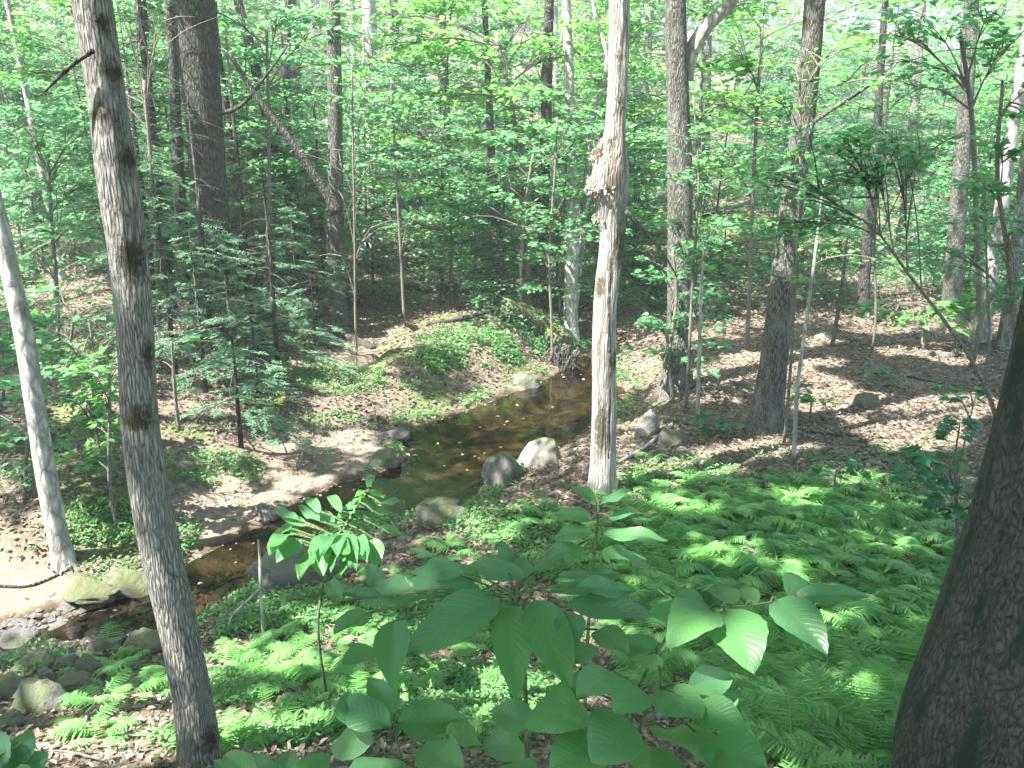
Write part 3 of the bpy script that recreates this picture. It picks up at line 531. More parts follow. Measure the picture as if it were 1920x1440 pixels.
# ------------------------------------------------------------------ leafy plants
def spray(bl, bt, c, a, n, rad, size, tm, tilt=.3, r=rng, layers=None, a_st=None):
    """sprays of leaves on thin twigs from point a towards cluster centre c"""
    ns = layers or max(2, n//16)
    for k in range(ns):
        e = c+r.normal(0, 1, 3)*rad*.55
        if a_st is not None: ki = np.argmin(np.linalg.norm(a_st-e, axis=1)); a = a_st[max(1, ki-int(r.integers(0, 5)))]
        m = (a+e)/2+[0, 0, .08*np.linalg.norm(e-a)]
        if bt is not None: tube(bt, spline(np.array([a, m, e]), 5), np.linspace(.007, .0025, 5)*(1+size*3), 4, cap=False)
        nn = n//ns; dirv = e-a; dirv[2] *= .3; dirv /= np.linalg.norm(dirv)+1e-9; side = np.cross(dirv, [0, 0, 1.])
        t = r.uniform(-1, 1, nn)*min(rad[0]*.7, .55); sd = r.choice([-1., 1.], nn)*r.uniform(.2, 1, nn)*size*1.2
        pos = e+dirv*t[:, None]+side*sd[:, None]+np.stack([0*t, 0*t, -.12*np.abs(t)+r.normal(0, .02, nn)], -1)
        ok = ~lit(pos); leaves(bl, pos[ok], size, tm, tilt, 0, along=(dirv*.8+side*np.sign(sd)[:, None]*.7)[ok], r=r)
def shrub(name, label, cat, stem, Y0, clusters, size, mat, tm=MAPLE, smat='twig', group=None, depth=.8, tilt=.3):
    stem = np.array(stem, float); p = atY(stem[:, 0], stem[:, 1], np.full(len(stem), Y0)); rad = stem[:, 2]*Y0*1.05/FPX/2
    base = p[0].copy(); base[2] = min(base[2], float(H(base[0], base[1])))
    if p[0, 2] > base[2]+.02: p = np.vstack([base, p]); rad = np.concatenate([[rad[0]], rad])
    root = thing(name, base, label, cat, group); s = spline(np.column_stack([p, rad]), 24) 
    bt = Buf(); tube(bt, s[:, :3], np.maximum(s[:, 3], .003), 7, 0, .08)
    bl = Buf(); AS = [s[:, :3]]
    for (u, v, ru, rv, n) in clusters:            # a bough reaches each cluster, twigs leave the bough
        c = atY(u, v, Y0); k = max(2, int(np.argmin(np.linalg.norm(s[:, :3]-c, axis=1)))-int(rng.integers(1, 5))); a = s[k, :3]
        q = spline(np.array([a, (a+c)/2+[0, 0, .1*np.linalg.norm(c-a)], c]), 9); AS.append(q[2:]); tube(bt, q, np.linspace(max(.004, s[k, 3]*.6), .003, 9), 5, 0, .1, cap=False)
    AS = np.concatenate(AS)
    for (u, v, ru, rv, n) in clusters:
        yy = Y0+rng.normal(0, .12)*depth; c = atY(u, v, yy); R3 = np.array([ru*yy/FPX, depth*ru*yy/FPX, rv*yy/FPX])
        k = np.argmin(np.linalg.norm(s[:, :3]-c, axis=1)); k = max(0, k-2); spray(bl, bt, c, s[k, :3], n, R3, size, tm, tilt, a_st=AS)
    kid(root, bt.build('stem', M[smat], root, base)); kid(root, bl.build('foliage', M[mat], root, base, smooth=False)); return root
S = shrub
S('maple_sapling', 'leaning sapling with a large dark green leafy bough across the right-hand background', 'sapling', [(1872,800,9),(1830,690,8),(1770,600,6),(1700,510,5),(1640,430,4),(1570,385,3),(1500,362,3),(1450,342,2)], 5.8,
  [(1680,245,80,20,140),(1620,275,90,18,140),(1560,320,90,20,150),(1500,360,90,16,130),(1530,405,70,20,110),(1480,430,60,16,80),(1700,300,70,16,80),(1580,250,70,14,70),(1640,330,70,16,80),(1450,335,70,12,70),(1740,280,60,14,60)], .065, 'leaf_maple')
S('maple_sapling', 'sapling with layered pale leaves at right edge above the massive trunk', 'sapling', [(1905,640,12),(1890,480,9),(1870,330,7),(1880,150,5)], 7.5,
  [(1880,280,60,25,60),(1840,350,60,20,50),(1890,440,50,30,60),(1800,480,70,20,60),(1900,180,50,30,50),(1870,560,60,20,40)], .11, 'leaf_maple')
S('maple_sapling', 'leafy bough filling the top right corner', 'sapling', [(1830,640,10),(1830,400,9),(1820,200,8),(1800,60,6)], 13,
  [(1850,30,110,35,240),(1730,30,110,30,200),(1640,50,100,25,150),(1770,120,90,25,100),(1880,90,60,35,120),(1600,130,80,30,90),(1700,160,60,20,60)], .12, 'leaf_maple')
S('maple_sapling', 'sapling with sunlit lime leaves at the top between the two right-hand trunks', 'sapling', [(1400,700,7),(1410,400,7),(1420,200,6),(1430,40,5)], 14.5,
  [(1430,30,110,35,240),(1380,100,70,35,150),(1450,100,70,30,130),(1350,200,60,25,80),(1420,180,60,20,70),(1560,40,90,30,140),(1330,250,40,20,50),(1400,290,60,20,60),(1390,130,60,25,70)], .12, 'leaf_lime')
S('maple_sapling', 'sapling spreading bright green leaves across the top centre', 'sapling', [(990,560,12),(985,350,9),(960,200,8),(930,60,6)], 17,
  [(760,40,120,30,240),(880,90,120,30,240),(1000,60,120,35,240),(1080,100,90,35,180),(840,160,90,20,120),(960,160,90,25,140),(1090,210,60,25,100),(700,110,60,25,100),(1020,230,60,25,90),(900,240,80,20,80),(780,210,70,20,80)], .16, 'leaf_lime')
S('maple_sapling', 'sapling with flat pale leaf layers just left of the dead trunk', 'sapling', [(975,610,9),(978,480,7),(985,380,6),(1000,290,5)], 16,
  [(1060,265,100,14,130),(1000,320,90,18,110),(900,330,90,20,110),(1080,300,60,20,80),(960,366,26,8,40),(860,290,70,16,70),(930,290,60,20,80),(1080,350,40,30,60),(820,360,60,20,60)], .12, 'leaf_maple')
S('maple_sapling', 'sapling whose layered leaves cross the upper part of the shoot-wrapped trunk', 'sapling', [(1290,700,6),(1300,500,5),(1310,330,4),(1300,180,3)], 10.8,
  [(1260,330,80,14,110),(1330,360,70,14,90),(1240,410,70,14,80),(1350,420,60,14,70),(1290,240,70,14,80),(1350,290,60,14,70),(1220,260,60,14,60),(1310,470,60,14,60),(1200,480,50,14,50)], .075, 'leaf_maple')
S('maple_sapling', 'sapling with lime layers crossing the leaning grey-green trunk high up', 'sapling', [(1475,780,6),(1490,560,5),(1500,330,4),(1500,150,3)], 9.2,
  [(1500,120,90,14,120),(1560,90,80,14,100),(1450,170,80,14,90),(1540,190,80,14,90),(1400,240,70,12,70),(1480,280,70,12,70),(1590,150,70,12,70),(1500,470,70,12,70),(1420,500,60,12,60),(1560,480,60,12,50)], .07, 'leaf_lime')
S('maple_sapling', 'sapling with airy pale layers in front of the far white trunk', 'sapling', [(760,640,6),(750,450,5),(740,280,4),(735,150,3)], 15.5,
  [(720,180,80,12,110),(780,220,80,12,110),(700,270,70,12,90),(800,300,80,12,100),(740,340,80,12,90),(690,360,60,10,60),(660,220,50,10,60),(830,250,60,10,70),(770,400,70,10,70)], .10, 'leaf_maple')
S('maple_sapling', 'sapling spreading layers between the pale pool-head trunk and the dead trunk', 'sapling', [(1035,640,5),(1030,470,5),(1040,330,4),(1045,220,3)], 14.8,
  [(1010,390,80,12,100),(1080,430,70,12,80),(1000,450,70,10,70),(950,420,70,10,80),(1080,200,80,12,90),(1120,240,60,10,60),(1020,240,80,12,80),(930,250,60,10,60)], .10, 'leaf_maple')
S('maple_sapling', 'sapling of small drooping layers just right of the path trunk', 'sapling', [(668,640,5),(665,450,4),(662,280,3),(660,120,3)], 13.8,
  [(650,200,70,12,100),(690,150,70,12,90),(620,280,60,12,80),(700,300,70,12,90),(640,360,60,12,70),(700,420,60,10,60),(600,180,50,12,60),(640,480,60,10,60)], .085, 'leaf_maple')
S('maple_sapling', 'sapling with layered leaves half hiding the thin brown clearing trunk', 'sapling', [(1640,620,5),(1640,450,4),(1650,300,3),(1655,150,3)], 14.0,
  [(1620,200,90,12,120),(1690,260,90,12,110),(1600,300,80,12,100),(1720,340,80,12,90),(1650,400,70,12,80),(1560,430,70,10,70),(1700,180,70,12,80),(1740,430,60,10,60)], .085, 'leaf_maple')
S('maple_sapling', 'sapling with layers in front of the far right mottled trunk', 'sapling', [(1850,700,5),(1850,500,4),(1845,330,3)], 12.0,
  [(1830,330,80,12,110),(1880,400,70,12,90),(1790,420,80,12,90),(1850,480,70,12,80),(1760,500,70,10,70),(1890,520,50,10,60)], .085, 'leaf_maple')
S('leafy_shoots', 'leafy shoots climbing around the foot of the rough grey-brown trunk', 'shrub', [(1262,760,8),(1256,660,7),(1268,560,6),(1262,470,5)], 11.4,
  [(1240,520,40,30,70),(1290,560,50,30,80),(1250,610,50,25,80),(1310,620,50,25,60),(1240,670,40,25,50),(1330,560,40,20,40),(1290,470,50,20,60),(1225,590,30,30,40),(1300,680,40,20,40),(1340,650,30,20,30)], .10, 'leaf_maple')
S('maple_sapling', 'low bright green bush in the sun behind the clearing', 'shrub', [(1735,615,10),(1730,570,8)], 14.2, [(1710,580,70,25,170),(1770,580,60,20,100),(1660,575,50,15,80),(1850,560,50,30,90)], .15, 'leaf_lime')
S('maple_sapling', 'leafy sapling low in front of the massive trunk', 'sapling', [(1795,985,8),(1790,920,6),(1780,880,5)], 5.2, [(1800,890,50,25,50),(1740,870,50,16,36),(1690,860,40,10,22),(1820,950,40,25,36),(1800,800,50,20,36),(1830,740,40,20,28),(1760,950,40,20,24)], .085, 'leaf_dark')
S('maple_seedling', 'small leafy seedling on the near edge of the clearing', 'plant', [(1565,905,4),(1568,880,3)], 7.5, [(1570,880,30,8,30),(1600,870,26,7,20)], .09, 'leaf_dark')
S('maple_seedling', 'small leafy seedling beside the foot of the leaning grey-green trunk', 'plant', [(1350,800,4),(1352,775,3)], 9.6, [(1350,785,28,10,34),(1330,800,22,8,20)], .10, 'leaf_dark')
S('maple_seedling', 'yellow-green seedling on the leaf litter beyond the leaning trunk', 'plant', [(1520,770,4),(1522,745,3)], 10.3, [(1520,742,34,8,34)], .11, 'leaf_lime')
S('maple_seedling', 'dark green seedling in the middle of the clearing', 'plant', [(1650,720,4),(1652,705,3)], 11.6, [(1648,704,26,8,34)], .10, 'leaf_dark')
# left side
S('maple_sapling', 'bright leafy shrub at the left edge beside the pale trunk', 'shrub', [(40,1000,8),(50,850,7),(60,720,6),(50,640,4)], 7.6,
  [(20,650,50,30,60),(70,700,70,30,80),(20,790,60,35,60),(120,700,50,25,50),(30,870,60,30,50),(90,840,40,25,30),(20,720,50,30,50)], .10, 'leaf_maple')
S('maple_sapling', 'leafy shrub on the bank between the pale trunk and the foreground trunk', 'shrub', [(165,930,8),(170,800,7),(180,700,5)], 8.0,
  [(150,660,70,30,120),(190,700,60,25,110),(160,760,60,30,100),(210,800,50,30,80),(130,740,60,25,80),(190,640,50,25,80),(200,870,40,25,50),(120,620,60,20,60)], .10, 'leaf_maple')
S('maple_sapling', 'sapling with pale leaf layers between the pale trunk and the furrowed trunk, upper left', 'sapling', [(110,700,9),(105,520,7),(95,400,6),(90,290,5)], 11.5,
  [(60,260,80,20,120),(130,290,80,20,120),(60,330,80,24,140),(140,350,70,22,120),(60,400,80,22,110),(150,420,60,20,90),(40,210,60,20,80),(110,450,70,20,80),(170,240,50,20,60),(80,500,70,20,60)], .11, 'leaf_maple')
S('maple_sapling', 'leafy bough in the top left corner above the foreground trunk', 'sapling', [(300,640,10),(290,400,8),(270,150,6)], 12.5,
  [(60,60,80,30,130),(120,30,60,30,100),(20,140,60,30,90),(90,150,60,25,80),(240,30,60,22,90),(280,80,60,20,80),(310,20,60,20,80),(250,130,40,20,40)], .11, 'leaf_lime')
S('maple_sapling', 'sapling with leaves over the top of the dark trunks, left of centre', 'sapling', [(500,600,9),(505,350,7),(500,60,5)], 15.0,
  [(440,20,90,18,110),(530,20,90,18,130),(600,60,60,25,100),(620,120,50,20,60),(350,10,60,16,60),(480,60,60,20,60)], .13, 'leaf_maple')
S('leafy_shoots', 'leafy shrub right beside the foreground trunk at mid height', 'shrub', [(330,760,7),(325,690,6),(322,640,4)], 9.5, [(320,680,30,30,60),(300,640,30,30,50),(335,640,26,20,30)], .10, 'leaf_maple')
S('leafy_shrub', 'bushy green shrub spilling over the bank at the far left edge', 'shrub', [(-20,900,8),(0,780,6),(15,680,4)], 8.6, [(0,600,80,30,110),(40,560,80,24,110),(20,660,70,30,90),(-10,740,60,30,70),(60,620,60,24,80),(90,590,60,20,70),(30,820,50,24,50)], .10, 'leaf_maple')
S('leafy_shrub', 'broad green shrub behind the pale trunk, below the layered sapling', 'shrub', [(120,760,8),(130,660,6),(140,580,4)], 10.2, [(110,570,80,22,120),(170,600,70,22,120),(90,620,70,22,90),(150,640,80,22,110),(210,570,50,20,70),(60,540,70,18,80)], .10, 'leaf_lime')
S('leafy_shrub', 'bright leafy shrub touching the left side of the furrowed trunk', 'shrub', [(205,900,7),(205,800,6),(205,700,4)], 7.4, [(195,735,50,24,70),(170,690,60,20,70),(215,660,40,20,50),(180,800,40,24,50),(150,850,50,20,40)], .09, 'leaf_lime')
# hemlocks -------------------------------------------------------------
def hemlock_mesh(h, rad, nb, r, low=.1, tf=None):
    bl = Buf(); bt = Buf(); tube(bt, [(0,0,-.1),(0.02,0,h*.5),(0,0.02,h)], [.035*h/3+.01, .022*h/3+.006, .004], 7)
    for k in range(nb):
        f = low+(1-low)*(k/nb)**.9; z = h*f; L = rad*(1-f*.75)*r.uniform(.6, 1.15); a = r.uniform(0, 2*math.pi); dv = np.array([math.cos(a), math.sin(a), 0])
        t = np.linspace(0, 1, 7); q = np.array([0, 0, z])+dv*(L*t)[:, None]+np.array([0, 0, 1])*(.10*L*t-.42*L*t*t)[:, None]
        tube(bt, q, np.linspace(.012, .003, 7)*(.5+L*.5), 4, cap=False)
        sd = np.cross(dv, [0, 0, 1.]); nt_ = int(L*26)+4
        tt = r.uniform(.15, 1, nt_); bp = np.array([0, 0, z])+dv*(L*tt)[:, None]+np.array([0, 0, 1])*(.10*L*tt-.42*L*tt*tt)[:, None]
        sg = r.choice([-1., 1.], nt_); tl = (L*.42*(1.15-tt)+.07)*r.uniform(.7, 1.1, nt_)
        td = dv*.6+sd*sg[:, None]; td /= np.linalg.norm(td, axis=1)[:, None]; td[:, 2] = -.22
        m = 14
        u = np.linspace(.05, 1, m); P3 = bp[:, None]+td[:, None]*(tl[:, None]*u)[..., None]; pd = np.stack([-td[:, 1], td[:, 0], 0*td[:, 0]], -1)
        for s_ in (-1, 1):
            al = (td*.6)[:, None]+pd[:, None]*s_; al = np.repeat(al, m, 1) if al.shape[1] == 1 else al
            pp = P3.reshape(-1, 3); ok = ~lit(tf(pp)); leaves(bl, pp[ok], .045, (NEED[0]*[1, 1.6, 1], NEED[1]), .25, 0, along=al.reshape(-1, 3)[ok], r=r)
    return bl, bt
HD = [(3.2,1.3,34),(2.2,1.1,26),(5.5,1.8,52),(1.3,.8,16),(8.5,2.3,70)]
def hemlock(k, u, Y, label, group=None, sc=1.0, rz=0, v=None):
    g = G1(u, v) if v is not None else None
    x = (u-960)/FPX*(Y*CP+(CAMZ-.8)*SP) if g is None else g[0]; y = Y if g is None else g[1]
    loc = np.array([x, y, float(H(x, y))-.02]); h, rad, nb = HD[k]; r = np.random.default_rng(50+k+int(u))
    bl, bt = hemlock_mesh(h*sc, rad*sc, nb, r, tf=lambda p: p+loc)
    root = thing('hemlock', loc, label, 'hemlock', group); bt.build('trunk', M['bark_dark_brown'], root); bl.build('foliage', M['hemlock'], root, smooth=False); return root
hemlock(1, 445, 9.6, 'feathery young hemlock leaning over the leafy bank right of the foreground trunk', sc=1.0)
hemlock(0, 520, 12.2, 'hemlock with drooping sunlit sprays left of the path trunk')
hemlock(2, 470, 15.5, 'tall feathery hemlock behind the thick dark trunk')
hemlock(3, 590, 13.4, 'low hemlock at the foot of the path trunk', v=650)
hemlock(4, 330, 14.0, 'tallest hemlock shading the upper left', sc=.95)
hemlock(2, 610, 18.5, 'hemlock with pale green sprays just behind the path trunk', sc=1.0, rz=2)
hemlock(0, 330, 11.0, 'small hemlock in the dark hollow behind the foreground trunk', sc=.9, rz=1)
hemlock(1, 560, 14.5, 'small hemlock between the dark trunks and the path trunk', sc=1.1, rz=4)
hemlock(3, 480, 11.0, 'lowest hemlock above the brown leaf bank', sc=1.0, rz=3)
hemlock(4, 560, 22.0, 'tall hemlock in the background left of the path trunk', sc=.9, rz=3)
hemlock(2, 1130, 17.5, 'dark hemlock behind the dead trunk', sc=.8, rz=1)
hemlock(4, 1620, 19.0, 'wispy hemlock behind the clearing at right', sc=.8, rz=5)
hemlock(1, 700, 19.0, 'little hemlock on the far side of the sunny path', sc=.9, rz=5)
hemlock(0, 400, 12.5, 'feathery hemlock directly in front of the thick dark brown trunk', sc=1.15)
hemlock(1, 385, 10.6, 'hemlock with pale sprays just right of the foreground trunk', sc=1.0)
hemlock(0, 590, 15.5, 'hemlock hugging the left side of the path trunk', sc=1.1)
hemlock(4, 440, 19.0, 'big hemlock filling the gap behind the leaning dead pole', sc=.95)
hemlock(2, 300, 13.0, 'hemlock standing just behind the furrowed foreground trunk', sc=.9)
hemlock(4, 230, 17.0, 'tall hemlock behind the foreground trunk', sc=.85, rz=1)
# saplings and trees of the thicket and the slope behind -----------------
def sapling_mesh(h, rad, nb, r, size, tm, low=.2, per=26):
    bl = Buf(); bt = Buf(); bend = r.normal(0, .06, 2)*h; q = spline(np.array([(0,0,-.1),(bend[0]*.3,bend[1]*.3,h*.5),(bend[0],bend[1],h)]), 10); r0 = .006*h+.004
    tube(bt, q, np.linspace(r0, .003, 10), 6)
    for k in range(nb):
        f = low+(1-low)*r.uniform(0, 1); a = r.uniform(0, 2*math.pi); L = rad*(1-.6*(f-low))*r.uniform(.5, 1.1); st = q[min(9, int(f*9))]
        e = st+np.array([math.cos(a)*L, math.sin(a)*L, .12*L+r.normal(0, .1)]); tube(bt, spline(np.array([st, (st+e)/2+[0,0,.06*L], e]), 5), np.linspace(.006, .002, 5)*(1+L), 4, cap=False)
        t = r.uniform(.25, 1.1, per); sd = np.array([-math.sin(a), math.cos(a), 0]); w = r.normal(0, .28*L, per)*np.minimum(t, 1)
        pos = st+(e-st)*t[:, None]+sd*w[:, None]+np.stack([0*t, 0*t, -.04-.1*np.abs(w)+r.normal(0, .03, per)], -1); leaves(bl, pos, size, tm, .3, r=r)
    return bl, bt
SAP = []
for k, (h, rad, nb, size, tm, mat, per) in enumerate([(3.5,1.2,46,.105,OVAL,'leaf_maple',40),(5.5,1.7,72,.11,OVAL,'leaf_maple',42),(2.0,.9,26,.10,MAPLE,'leaf_maple',34),(7.5,2.1,95,.12,OVAL,'leaf_lime',44),(1.0,.6,14,.10,MAPLE,'leaf_lime',28),(4.6,1.3,52,.11,OVAL,'leaf_dark',40)]):
    r = np.random.default_rng(90+k); bl, bt = sapling_mesh(h, rad, nb, r, size, tm, per=per)
    SAP.append([bl, bt, mat, None])
def sapling(k, x, y, label, group, rz, sc):
    e = SAP[k]; loc = (x, y, float(H(x, y))-.03)
    if e[3] is None:
        root = thing('sapling', loc, label, 'sapling', group); kid(root, e[1].build('stem', M['bark_brown'], root)); kid(root, e[0].build('foliage', M[e[2]], root, smooth=False)); e[3] = root
        root.rotation_euler[2] = rz; root.scale = (sc,)*3
    else: root = dup(e[3], loc, rz, sc, label, group)
LM = [(150,'at the far left edge'),(300,'behind the furrowed foreground trunk'),(440,'behind the thick dark brown trunk'),(590,'behind the leaning dead pole'),(690,'behind the path trunk'),(860,'straight beyond the sunny path'),
 (1000,'behind the dark fallen log'),(1110,'behind the pale pool-head trunk'),(1220,'behind the dead trunk'),(1340,'behind the shoot-wrapped trunk'),(1540,'behind the leaning grey-green trunk'),
 (1700,'behind the thin clearing trunk'),(1820,'behind the bright green bush'),(9999,'beyond the massive trunk')]
def where(u): return next(t for k, t in LM if u < k)
def region(u): return 'behind the left-hand trunks' if u < 600 else 'beyond the path and pool' if u < 1230 else 'beyond the clearing'
def proj(x, y, z):
    f = y*CP+(CAMZ-z)*SP; return 960+x/f*FPX, 720-((z-CAMZ)*CP+y*SP)/f*FPX
KD = ['mid-sized', 'tall', 'short', 'tall lime-leaved', 'knee-high lime-leaved', 'dark-leaved']
def blocks(x, y, hh=(1.5, 3.0, 4.5)):
    z = float(H(x, y))
    for t in PT:
        if t[3] < .35: continue
        for h_ in hh:
            d = np.array([x, y, z+h_])-t[:3]; q = d@SUN
            if q > .5 and np.linalg.norm(d-q*SUN) < .75: return True
    return False
cnt = 0; placed = []
for tries in range(5000):
    if cnt >= 225: break
    y = 16.0+30*rng.uniform(0, 1)**1.3; u = rng.uniform(-60, 1980); x = (u-960)/FPX*(y*CP+(CAMZ-1.0)*SP)
    if u > 1440 and y < 17.5: continue
    if 1090 < u < 1260 and y < 17.5: continue
    if 640 < u < 860 and y < 18: continue
    if any((x-a)**2+(y-b_)**2 < .35 for a, b_ in placed): continue
    if blocks(x, y): continue
    placed.append((x, y)); k = int(rng.choice([0, 1, 2, 3, 4, 5], p=[.30, .26, .14, .10, .09, .11])); dist = 'front-row' if y < 21 else 'middle-row' if y < 29 else 'back-row'
    sapling(k, x, y, '%s %s sapling %s' % (KD[k], dist, where(u)), 'saplings '+region(u), rng.uniform(0, 6.28), rng.uniform(.8, 1.3)); cnt += 1
# far trees
FAR = []
def far_mesh(h, r, nl):
    bt = Buf(); bl = Buf(); b_ = r.normal(0, .4, 2); q = spline(np.array([(0,0,-.3,.17),(b_[0]*.3,b_[1]*.3,h*.4,.14),(b_[0],b_[1],h,.03)]), 22); tube(bt, q[:, :3], q[:, 3], 10, 0, .06, 0, .4, .3)
    for k in range(nl):
        f = r.uniform(.16, 1)**1.15; st = q[min(21, int(f*21)), :3]; a = r.uniform(0, 6.28); L = r.uniform(.8, 2.6)*(1.25-f*.7); e = st+np.array([math.cos(a)*L, math.sin(a)*L, .3*L])
        tube(bt, spline(np.array([st, e]), 4), np.linspace(.03, .008, 4), 4, cap=False)
        leaves(bl, e+r.normal(0, 1, (46, 3))*[.6, .6, .22], .18, DIAM, .4, r=r)
    return bl, bt
for k in range(4):
    r = np.random.default_rng(130+k); bl, bt = far_mesh(13+2*k, r, 60+6*k); FAR.append([bl, bt, None])
cnt = 0; fp = []
for tries in range(2500):
    if cnt >= 64: break
    y = 24+62*rng.uniform(0, 1)**1.25; x = rng.uniform(-.74, .74)*y
    if any((x-a)**2+(y-b_)**2 < 5 for a, b_ in fp): continue
    fp.append((x, y)); u = 960+x/y*FPX; k = cnt % 4; e = FAR[k]; loc = (x, y, float(H(x, y))); rz = rng.uniform(0, 6.28); sc = rng.uniform(.85, 1.2)
    lab = '%s forest tree %s %s' % (('brown-barked', 'grey-barked', 'pale-barked', 'dark-barked')[k], 'low on the slope' if y < 38 else 'halfway upslope' if y < 58 else 'high upslope', where(u)); grp = 'forest trees on the slope '+region(u)
    if e[2] is None:
        root = thing('forest_tree', loc, lab, 'tree', grp); kid(root, e[1].build('trunk', M[['bark_brown','bark_grey','bark_pale','bark_dark_brown'][k]], root)); kid(root, e[0].build('crown', M['leaf_canopy' if k % 2 else 'leaf_lime'], root, smooth=False)); e[2] = root; root.rotation_euler[2] = rz
    else: dup(e[2], loc, rz, sc, lab, grp)
    cnt += 1
# ------------------------------------------------------------------ rocks
def rock(name, label, u, v, wpx, hpx, mat, seed, group=None, lift=.08, cat='rock', flat=.8):
    g = G1(u, v); zc = g[1]*CP+(CAMZ-g[2])*SP; rx = wpx*zc/FPX/2; rz = hpx*zc/FPX/2*1.1
    nu, nv = 56, 36; a = np.linspace(0, 2*math.pi, nu, endpoint=False); t = np.linspace(0, math.pi, nv); A, Tt = np.meshgrid(a, t)
    X_ = np.cos(A)*np.sin(Tt); Y_ = np.sin(A)*np.sin(Tt); Z_ = np.cos(Tt)
    # superquadric-ish box then noise
    k = 1/np.maximum.reduce([np.abs(X_), np.abs(Y_), np.abs(Z_)])**.35
    dsp = 1+.75*(fbm(X_*1.4+seed*3.1, Y_*1.4+Z_*1.7+seed, 4, seed)-.5)+.30*(fbm(X_*3.5+Z_*3+seed, Y_*3.5+Z_*2, 4, seed+5)-.5)
    V = np.stack([X_*k*dsp, Y_*k*dsp, Z_*k*dsp], -1).reshape(-1, 3); rk = np.random.default_rng(700+seed)
    for q in range(11):
        dq = rk.normal(0, 1, 3); dq /= np.linalg.norm(dq); e = np.maximum(0, V@dq-rk.uniform(.62, .88)); V = V-e[:, None]*dq*.85
    V = V*[rx*1.12, rx*flat*1.12, rz*1.15]
    i = np.arange(nv-1)[:, None]*nu; j = np.arange(nu)[None]; F = np.stack([i+j, i+nu+j, i+nu+(j+1) % nu, i+(j+1) % nu], -1).reshape(-1, 4)
    bf = Buf(); bf.add(V, F); o = bf.build(name, M[mat]); o.location = (g[0], g[1]+rx*.3, g[2]+rz*lift); o.rotation_euler[2] = seed*1.3 % 1.0-.5; return tag(o, label, cat, group)
RK = [('rounded moss-green boulder at the stream edge left of the foreground trunk',235,1108,110,60,'rock_moss'),
 ('long low mossy rock between the sunlit sand and the moss-green boulder',155,1120,100,40,'rock_moss'),
 ('big grey boulder behind the foreground shoot on the near bank',560,1095,150,95,'rock'),
 ('dark rounded stone at the water edge left of the foreground shoot',500,968,50,36,'rock_wet'),
 ('tan boulder at the lower end of the pool',822,985,95,60,'rock_moss'),
 ('knobbly purple-grey boulder on the right side of the pool',948,905,85,75,'rock'),
 ('bright sunlit slab of rock jutting into the pool',1015,872,90,70,'rock_pale'),
 ('white rock beside the ferns right of the dead trunk',1215,815,55,60,'rock_pale'),
 ('small dark grey rock pile on the left shore of the pool',712,872,58,36,'rock'),
 ('dark grey rock at the tip of the left shore of the pool',740,822,60,26,'rock_wet'),
 ('pale rock at the head of the pool under the roots',985,722,50,30,'rock'),
 ('dark mossy rock under the ferns right of the dead trunk',1262,835,60,50,'rock_moss'),
 ('orange-tinged stone in the dark water right of the foreground trunk',375,1098,40,18,'rock'),
 ('mossy rounded stone just left of the foreground trunk, below the riffle',278,1215,75,45,'rock_moss'),
 ('mossy stone in the riffle, lower left',195,1222,70,40,'rock_moss'),
 ('wet stone glinting in the dark riffle',205,1160,55,28,'rock_wet'),
 ('flat wet stone at the foot of the sunlit sand',110,1185,70,26,'rock_wet'),
 ('dark wet stone at the left edge of the riffle',30,1205,80,30,'rock_wet'),
 ('yellow-green mossy stone in the clearing',1625,765,50,42,'rock_moss'),
 ('small mossy stone beyond the clearing centre',1650,700,42,16,'rock_moss'),
 ('bright flat stone on the far side of the clearing',1545,635,30,16,'rock_pale'),
 ('small boulder under the near bank roots',640,1075,50,40,'rock')]
for k, (lab, u, v, w_, h_, mt) in enumerate(RK): rock('rock', lab, u, v, w_, h_, mt, k+1)
pile = [('largest grey-violet cobble in the corner pile',75,1335,95,60,'rock'),('pale oblong cobble on top of the corner pile',85,1285,28,42,'rock_pale'),('mossy cobble at the upper end of the corner pile',60,1262,80,40,'rock_moss'),
 ('narrow tan cobble leaning in the corner pile',48,1325,26,44,'rock'),('mossy cobble at the left edge of the corner pile',15,1310,60,50,'rock_moss'),('dark cobble in the back of the corner pile',120,1262,60,36,'rock_wet'),('mossy cobble at the right end of the corner pile',130,1300,70,40,'rock_moss'),('brown cobble in the corner pile under the left leaf',10,1370,60,34,'rock'),('small grey cobble between the corner pile and the ferns',165,1262,50,34,'rock')]
for k, (lab, u, v, w_, h_, mt) in enumerate(pile): rock('cobble', lab, u, v, w_, h_, mt, 40+k, 'cobbles piled in the lower left corner', .35, 'cobble')
# pebbles
bf = Buf(); pu = rng.uniform(0, 480, 1400); pv = 1215-.22*pu+rng.normal(0, 26, 1400); g = G(pu, pv)
ico = np.array([(1,0,0),(0,1,0),(-1,0,0),(0,-1,0),(0,0,.7),(0,0,-.7),(.7,.7,.1),(-.7,.7,.1),(-.7,-.7,.1),(.7,-.7,.1)]); icf = np.array([(0,6,4),(6,1,4),(1,7,4),(7,2,4),(2,8,4),(8,3,4),(3,9,4),(9,0,4)])
sz = rng.uniform(.012, .045, len(g)); dd = rng.uniform(.7, 1.3, (len(g), 1, 3)); V = g[:, None]+ico[None]*sz[:, None, None]*dd; F = icf[None]+(np.arange(len(g))*10)[:, None, None]
bf.add(V.reshape(-1, 3), F.reshape(-1, 3))
pu = np.concatenate([rng.uniform(330, 780, 700), rng.normal(725, 30, 260), rng.uniform(640, 1000, 300)]); pv = np.concatenate([rng.uniform(800, 980, 700), rng.normal(835, 26, 260), rng.uniform(720, 880, 300)]); g = G(pu, pv); g = g[sdist(g[:, 0], g[:, 1]) > -.25]
